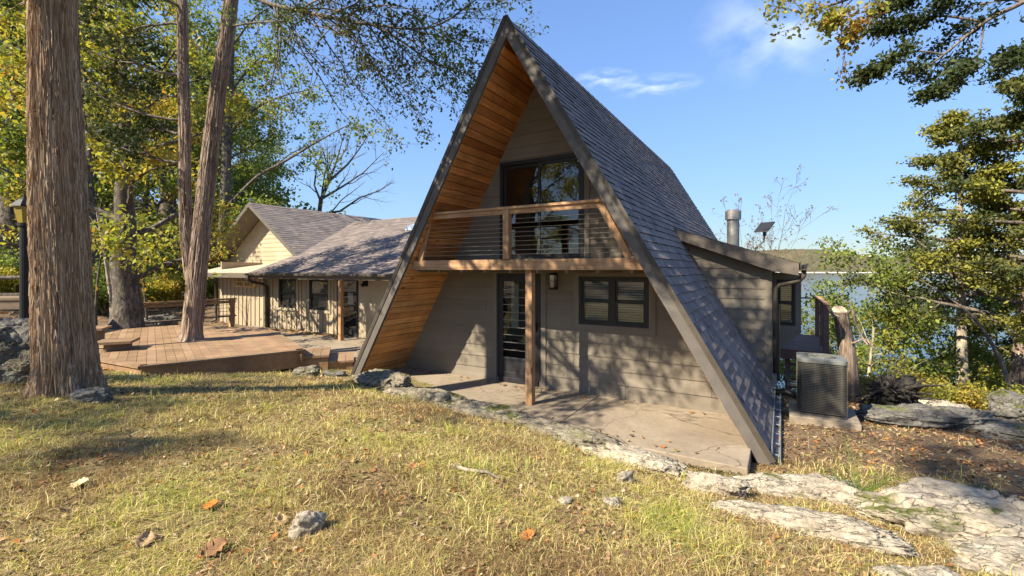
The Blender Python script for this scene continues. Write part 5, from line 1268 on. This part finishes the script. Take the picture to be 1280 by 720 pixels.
def blades(n, r0, r1, hgt, wid, dens, seed, pw=0.0, straw=0):
    x, y, rad = polar(n, r0, r1, pw=pw); m = open_ground(x, y) & (rg.random(n) < dens(x, y)); x, y, rad = x[m], y[m], rad[m]; n = len(x)
    z = ground_z(x, y); tuft = fbm(x*1.7, y*1.7, 0, 51, 3); tf = fbm(x*5, y*5, 0, 53, 2)
    h = hgt*rg.uniform(.45, 1.3, n)*(1+.55*tuft+.35*tf)*(1+.04*rad); w = wid*rg.uniform(.7, 1.4, n)*(.55+.17*rad)
    a = rg.uniform(0, 2*math.pi, n); lean = np.abs(rg.normal(.9+straw, .75, n)); la = rg.uniform(0, 2*math.pi, n)
    dx, dy = np.cos(la)*lean, np.sin(la)*lean; sx_, sy_ = np.cos(a)*w*.5, np.sin(a)*w*.5
    B0 = np.stack([x-sx_, y-sy_, z-.004], 1); B1 = np.stack([x+sx_, y+sy_, z-.004], 1)
    mz = h*.6/np.sqrt(1+(lean*.6)**2); M0 = np.stack([x-sx_*.8+dx*h*.32, y-sy_*.8+dy*h*.32, z+mz], 1); M1 = np.stack([x+sx_*.8+dx*h*.32, y+sy_*.8+dy*h*.32, z+mz], 1)
    tz = h/np.sqrt(1+lean**2*1.4); T0 = np.stack([x-sx_*.15+dx*h, y-sy_*.15+dy*h, z+tz], 1); T1 = np.stack([x+sx_*.15+dx*h, y+sy_*.15+dy*h, z+tz], 1)
    V = np.stack([B0, B1, M0, M1, T0, T1], 1).reshape(-1, 3); b = np.arange(n)*6
    Fq = np.stack([np.stack([b, b+1, b+3, b+2], 1), np.stack([b+2, b+3, b+5, b+4], 1)], 1).reshape(-1, 4)
    pal = np.array([(.27, .17, .085), (.68, .54, .26), (.53, .39, .17), (.78, .66, .37), (.60, .56, .13), (.48, .50, .09), (.30, .36, .055)])
    gi = np.clip((.37-.26*(straw > 0)+.55*fbm(x*.9, y*.9, 0, 57, 3)+.25*tuft+rg.normal(0, .26, n)), 0, .999); col = pal[(gi*7).astype(int)]*rg.uniform(.5, 1.25, n)[:, None]
    return V, Fq, np.repeat(col, 2, 0)
def lawn_d(x, y):
    q_ = .8*x+.6*y+1.2*fbm(x*.6, y*.6, 0, 61, 3)
    d = 1-.93*sstep(4.6, 6.6, q_); d *= .55+.6*np.clip(fbm(x*1.3, y*1.3, 0, 63, 3)+.55, 0, 1); d *= np.where(fbm(x*4.5, y*4.5, 0, 65, 3) < -.16, .25, 1)
    return d*(1-.9*sstep(-7.2, -9, x))
V, Fq, cc = blades(380000, 1.5, 10.5, .043, .0028, lawn_d, 1)
V3, F3, c3 = blades(190000, 1.5, 10, .055, .0028, lambda x, y: np.clip(lawn_d(x, y)*1.2+.12*(x > 1), 0, 1), 3, straw=2.2)
Fq = np.concatenate([Fq, F3+len(V)]); V = np.concatenate([V, V3]); cc = np.concatenate([cc, c3])
def clump_d(x, y): return lawn_d(x, y)*sstep(.12, .3, fbm(x*2.3, y*2.3, 0, 81, 3))
V2, F2, c2 = blades(80000, 1.5, 9.5, .08, .004, clump_d, 2)
V = np.concatenate([V, V2]); Fq = np.concatenate([Fq, F2+len(V)-len(V2)]); cc = np.concatenate([cc, c2*np.array([.85, .95, .8])])
o = np_mesh('grass', V, Fq, 'grass', cc); tag(o, kind='stuff')
def flat_leaves(n, r0, r1, dens, size, pal, wts, pw=0.0, hover=.012):
    x, y, rad = polar(n, r0, r1, pw=pw); m = open_ground(x, y) & (rg.random(n) < dens(x, y)); x, y, rad = x[m], y[m], rad[m]; n = len(x)
    z = ground_z(x, y)+rg.uniform(.2, 1.6, n)*hover; a = rg.uniform(0, 6.28, n); s = size*rg.uniform(.5, 1.4, n)*(.75+.06*rad); w = s*rg.uniform(.35, .7, n)
    tx, ty = rg.normal(0, .38, n), rg.normal(0, .38, n); cu_ = rg.uniform(.05, .5, n)
    u1 = np.stack([np.cos(a), np.sin(a), tx], 1); u2 = np.stack([-np.sin(a), np.cos(a), ty], 1); up = np.array([0, 0, 1.0])
    c0 = np.stack([x, y, z], 1); E = lambda i, j, h: c0+u1*(s*i)[:, None]+u2*(w*j)[:, None]+up*(s*cu_*h)[:, None]
    V = np.stack([E(-.55, 0, .35), E(-.2, -.5, .4), E(.2, -.42, .3), E(.55, 0, .45), E(.2, .42, .35), E(-.2, .5, .3), E(-.15, 0, 0), E(.2, 0, 0)], 1).reshape(-1, 3)
    b = np.arange(n)*8; Q = [(0, 1, 6, 5), (6, 1, 2, 7), (7, 2, 3, 4), (6, 7, 4, 5)]
    Fq = np.stack([np.stack([b+i for i in q], 1) for q in Q], 1).reshape(-1, 4); pal = np.array(pal)
    col = pal[rg.choice(len(pal), n, p=np.array(wts)/sum(wts))]*rg.uniform(.65, 1.3, n)[:, None]
    return V, Fq, np.repeat(col, 4, 0)
LP = [(.30, .20, .11), (.20, .115, .06), (.36, .15, .045), (.12, .07, .045), (.44, .34, .22), (.26, .22, .07)]; LW = [4, 4, 2, 3, 2, 1]
def litter_d(x, y):
    q_ = .8*x+.6*y+1.0*fbm(x*.7, y*.7, 0, 67, 3); hx_, hy_ = house_xy(x, y)
    return np.clip(.34+.9*sstep(4.3, 6.0, q_)+.8*sstep(-6.5, -8, x)+.5*((hy_ > -2.5) & (hy_ < -1.9)), 0, 1)*(.4+.6*(fbm(x*2, y*2, 0, 69, 3) > -.15))
parts = [flat_leaves(110000, 1.6, 13, litter_d, .034, LP, LW), flat_leaves(5000, 9, 30, lambda x, y: (x < -7)*1.0, .10, LP, LW)]
V = np.concatenate([p[0] for p in parts]); off = len(parts[0][0]); Fq = np.concatenate([parts[0][1], parts[1][1]+off]); cc = np.concatenate([p[2] for p in parts])

o = np_mesh('leaf_litter', V, Fq, 'litter', cc); tag(o, kind='stuff')
# leaves blown onto the paving by the low house
n = 260; lx_ = rg.uniform(-13.4, -8.8, n); ly_ = 2.9-np.abs(rg.normal(0, .22, n)); 
Vl = []; Fl = []; Cl = []
for i in range(n):
    w_ = H2W(lx_[i], ly_[i], -.085) if i > 70 else H2W(rg.uniform(-3, 3.4), -.15-abs(rg.normal(0, .12)) if i < 35 else -1.9+abs(rg.normal(0, .2)), .006); a = rg.uniform(0, 6.28); s = rg.uniform(.04, .1)*(.5 if i <= 70 else 1); b = len(Vl)
    Vl += [(w_[0]+math.cos(a)*s, w_[1]+math.sin(a)*s, w_[2]+.02), (w_[0]-math.sin(a)*s*.6, w_[1]+math.cos(a)*s*.6, w_[2]), (w_[0]-math.cos(a)*s, w_[1]-math.sin(a)*s, w_[2]+.03), (w_[0]+math.sin(a)*s*.6, w_[1]-math.cos(a)*s*.6, w_[2]+.005)]; Fl.append((b, b+1, b+2, b+3)); Cl.append(LP[rg.integers(0, 6)])
tag(np_mesh('leaf_litter', Vl, Fl, 'litter', np.array(Cl)), kind='stuff')
# moss and short weeds in the gap along the patio edge
n = 26000; hx_ = rg.uniform(-2.6, 3.5, n); hy_ = -2.02-np.abs(rg.normal(0, .16, n))
x = O[0]+hx_*U[0]+hy_*D[0]; y = O[1]+hx_*U[1]+hy_*D[1]; m = rg.random(n) < np.clip(.55+.9*fbm(x*2, y*2, 0, 71, 3), 0, 1); x, y = x[m], y[m]; n = len(x)
z = ground_z(x, y)+rg.random(n)*.05; V, Fq = leafgeo(np.stack([x, y, z], 1), rg.uniform(.015, .045, n), .6, rg, .2)
pm = np.array([(.05, .065, .015), (.09, .10, .025), (.03, .04, .012), (.12, .07, .04)]); tag(np_mesh('moss', V, Fq, 'leaf', pm[rg.integers(0, 4, n)]), kind='stuff')
# a few large single leaves in the lawn
def big_leaf(label, px_, py_, z, size, col, rz):
    size *= .8; z -= .03
    Y = (EYE-z)*F/(py_-337); x = (px_-640)/F*Y; k = Mat('dead_leaf'); k.color(k.mix(1.0, col, k.ramp(k.noise(k.obj(), 30, 4), [(.3, g3(.6)), (.7, g3(1.2))]), 'MULTIPLY')); M['_l'] = k.m
    N = 9; vs = []; fs = []
    for i in range(N):
        t_ = i/(N-1); w = .42*math.sin(math.pi*min(t_*.9+.06, 1))**.8*(1+.25*math.sin(t_*22))
        for j in range(5): s_ = (j-2)/2; vs.append(((t_-.5)*size, s_*w*size, size*(.16*s_*s_+.22*(t_-.4)**2+.03*math.sin(7*t_+3*s_))))
    fs = [(i*5+j, (i+1)*5+j, (i+1)*5+j+1, i*5+j+1) for i in range(N-1) for j in range(4)]
    o = np_mesh('fallen_leaf', vs, fs, '_l', None, None, True); so = o.modifiers.new('thick', 'SOLIDIFY'); so.thickness = .0012
    o.location = (x, Y, gz(x, Y)+.025); o.rotation_euler = (.25, -.2, rz); tag(o, label, 'leaf', 'large single leaves in the lawn')
big_leaf('bright orange curled leaf lying alone in the lawn', 264, 653, .52, .11, (.48, .14, .02), .3)
big_leaf('large brown leaf cut by the bottom edge', 268, 705, .55, .16, (.22, .115, .055), .9)
big_leaf('tan curled leaf beside the wedge shaped stone', 352, 676, .5, .11, (.45, .30, .17), 2.2)
big_leaf('orange brown leaf near the middle of the bottom edge', 660, 690, .48, .11, (.36, .13, .03), .2)
big_leaf('pale tan leaf left of the lawn under the big trunk', 100, 617, .6, .13, (.55, .42, .24), .4)
big_leaf('brown leaf in the middle of the lawn', 516, 612, .42, .10, (.34, .17, .07), 1.2)
big_leaf('pale leaf low at the left of the lawn', 180, 692, .57, .14, (.34, .22, .12), 1.9)
# fallen twig
tw = MB(); tw.tube([(x_, y_, gz(x_, y_)+.03) for x_, y_ in ((-.5, 3.75), (-.36, 3.68), (-.2, 3.66), (-.1, 3.58))], [.012, .016, .014, .006], 7); o = tw.build('stick', 'pale_bark', None, smooth=True); tag(o, 'short pale broken stick in the middle of the lawn', 'stick')
# spiky green weed by the flat rocks
wx, wy = 3.13, 4.12; t = thing('weed', 'spiky bright green weed between the two flat rocks', 'plant', (wx, wy, gz(wx, wy)+.06)); t.scale = (1.25, 1.25, 1.25); mb = MB()
for i in range(13):
    a = i*2.4; L = rnd.uniform(.22, .42); e_ = rnd.uniform(.5, 1.2)
    pts = [Vector((math.cos(a)*L*f*math.cos(e_*(1-.25*f)), math.sin(a)*L*f*math.cos(e_*(1-.25*f)), L*f*math.sin(e_))) for f in np.linspace(0, 1, 5)]
    mb.tube(pts, [.004, .0035, .003, .002, .001], 5)
    for f in range(1, 5):
        for j in range(4):
            mb.col = (.16, .22, .04); p = pts[f-1].lerp(pts[f], j/4); s_ = Vector((-math.sin(a), math.cos(a), .5))*.03
            d_ = (pts[f]-pts[f-1]).normalized()*.03; mb.poly([p, p+d_*.5+s_*.7, p+d_+s_]); mb.poly([p, p+d_*.5-s_*.7+Vector((0, 0, .02)), p+d_-s_+Vector((0, 0, .03))])
mb.col = (.16, .22, .04); mb.c = [(.16, .22, .04)]*len(mb.c); mb.build('leaves', 'leaf', t)
# far houses on the hill
for i, (px_, py_, lb) in enumerate([(1086, 318, 'tiny white house highest on the far hill'), (1097, 320, 'tiny pale house right of the highest hill house'), (1108, 319, 'tiny pale house rightmost on the far hill'), (1078, 322, 'tiny pale house leftmost on the far hill')]):
    Y = 2330; x = (px_-640)/F*Y; iy = int(np.argmin(abs(hy-Y))); ix = int(np.argmin(abs(hx-x))); z = float(HZ[iy, ix])
    t = thing('hill_house', lb, 'house', (x, Y, z-1), .3*i, 'houses on the far hill'); mb = MB(); mb.box(-9, 9, -6, 6, -3, 8); mb.build('wall', 'hill_house', t)
    mb = MB(); mb.prism_y([(-10, 7.9), (10, 7.9), (0, 13)], -7, 7); mb.build('roof', 'trim', t)

# ------------------------------------------------------------------ light, sky, camera
w = bpy.data.worlds.new('World'); SC.world = w; w.use_nodes = True; nt = w.node_tree; bg = nt.nodes['Background']
sky = nt.nodes.new('ShaderNodeTexSky'); sky.sky_type = 'NISHITA'; sky.sun_disc = False
sky.sun_elevation = EL; sky.sun_rotation = math.atan2(-SUN_AZ[0], -SUN_AZ[1]); sky.altitude = 200; sky.air_density = 1.0; sky.dust_density = .15; sky.ozone_density = 1.2
bg.inputs['Strength'].default_value = .112
# a few thin wisps of cloud
tc = nt.nodes.new('ShaderNodeTexCoord'); L_N = nt.links.new
def wn(t, **k):
    n = nt.nodes.new(t)
    for a, v in k.items(): setattr(n, a, v)
    return n
def wisp(px_, py_, size, stretch):
    d = Vector(((px_-640)/F, 1, -(py_-337)/F)).normalized(); rt = d.cross(Vector((0, 0, 1))).normalized(); upv = rt.cross(d)
    a = wn('ShaderNodeVectorMath', operation='SUBTRACT'); L_N(tc.outputs['Generated'], a.inputs[0]); a.inputs[1].default_value = d
    outs = []
    for ax_, sz in ((rt, size*stretch), (upv, size)):
        n = wn('ShaderNodeVectorMath', operation='DOT_PRODUCT'); L_N(a.outputs[0], n.inputs[0]); n.inputs[1].default_value = ax_/sz; outs.append(n.outputs['Value'])
    cmb = wn('ShaderNodeCombineXYZ'); L_N(outs[0], cmb.inputs[0]); L_N(outs[1], cmb.inputs[1])
    ns = wn('ShaderNodeTexNoise'); ns.inputs['Scale'].default_value = 1.6; ns.inputs['Detail'].default_value = 6; L_N(cmb.outputs[0], ns.inputs['Vector'])
    ln = wn('ShaderNodeVectorMath', operation='LENGTH'); L_N(cmb.outputs[0], ln.inputs[0])
    f1 = wn('ShaderNodeMapRange'); f1.inputs['To Max'].default_value = .8; f1.inputs['From Min'].default_value = 1.0; f1.inputs['From Max'].default_value = 0; L_N(ln.outputs['Value'], f1.inputs[0])
    f2 = wn('ShaderNodeMapRange'); f2.inputs['From Min'].default_value = .42; f2.inputs['From Max'].default_value = .75; L_N(ns.outputs['Fac'], f2.inputs[0])
    m = wn('ShaderNodeMath', operation='MULTIPLY'); L_N(f1.outputs[0], m.inputs[0]); L_N(f2.outputs[0], m.inputs[1]); return m.outputs[0]
ws = [wisp(755, 98, .022, 3.2), wisp(815, 107, .025, 4.0), wisp(985, 28, .11, 1.5)]
tot = ws[0]
for s_ in ws[1:]:
    m = wn('ShaderNodeMath', operation='ADD', use_clamp=True); L_N(tot, m.inputs[0]); L_N(s_, m.inputs[1]); tot = m.outputs[0]
mx_ = wn('ShaderNodeMix', data_type='RGBA'); L_N(tot, mx_.inputs[0]); lum = wn('ShaderNodeSeparateXYZ'); L_N(sky.outputs[0], lum.inputs[0])
den = wn('ShaderNodeMath', operation='MULTIPLY_ADD'); L_N(lum.outputs[1], den.inputs[0]); den.inputs[1].default_value = .32; den.inputs[2].default_value = 1
inv = wn('ShaderNodeMath', operation='DIVIDE'); inv.inputs[0].default_value = 1.20; L_N(den.outputs[0], inv.inputs[1])
tin = wn('ShaderNodeVectorMath', operation='MULTIPLY'); L_N(sky.outputs[0], tin.inputs[0]); tin.inputs[1].default_value = (.94, 1.06, 1.26)
m3 = wn('ShaderNodeVectorMath', operation='SCALE'); L_N(tin.outputs[0], m3.inputs[0]); L_N(inv.outputs[0], m3.inputs['Scale'])
L_N(m3.outputs[0], mx_.inputs[6]); mx_.inputs[7].default_value = (4.2, 4.6, 5.0, 1)
L_N(mx_.outputs[2], bg.inputs['Color'])
sd = bpy.data.lights.new('sun', 'SUN'); sd.energy = 4.6; sd.angle = R(.53); sd.color = (1, .90, .71); so = link(bpy.data.objects.new('sun', sd))
dv = Vector((SUN_AZ[0]*math.cos(EL), SUN_AZ[1]*math.cos(EL), -math.sin(EL))); so.rotation_euler = dv.to_track_quat('-Z', 'Y').to_euler(); so.location = (-20, -14, 20)
cd = bpy.data.cameras.new('camera'); cd.sensor_width = 36; cd.lens = F/1280*36; cd.shift_y = -23/1280; cd.clip_end = 20000; cd.clip_start = .05
co = link(bpy.data.objects.new('camera', cd)); co.location = (0, 0, EYE); co.rotation_euler = (R(90), 0, 0); SC.camera = co
vs = SC.view_settings; vs.view_transform = 'Standard'; vs.look = 'None'; vs.exposure = 1.42; vs.gamma = 1
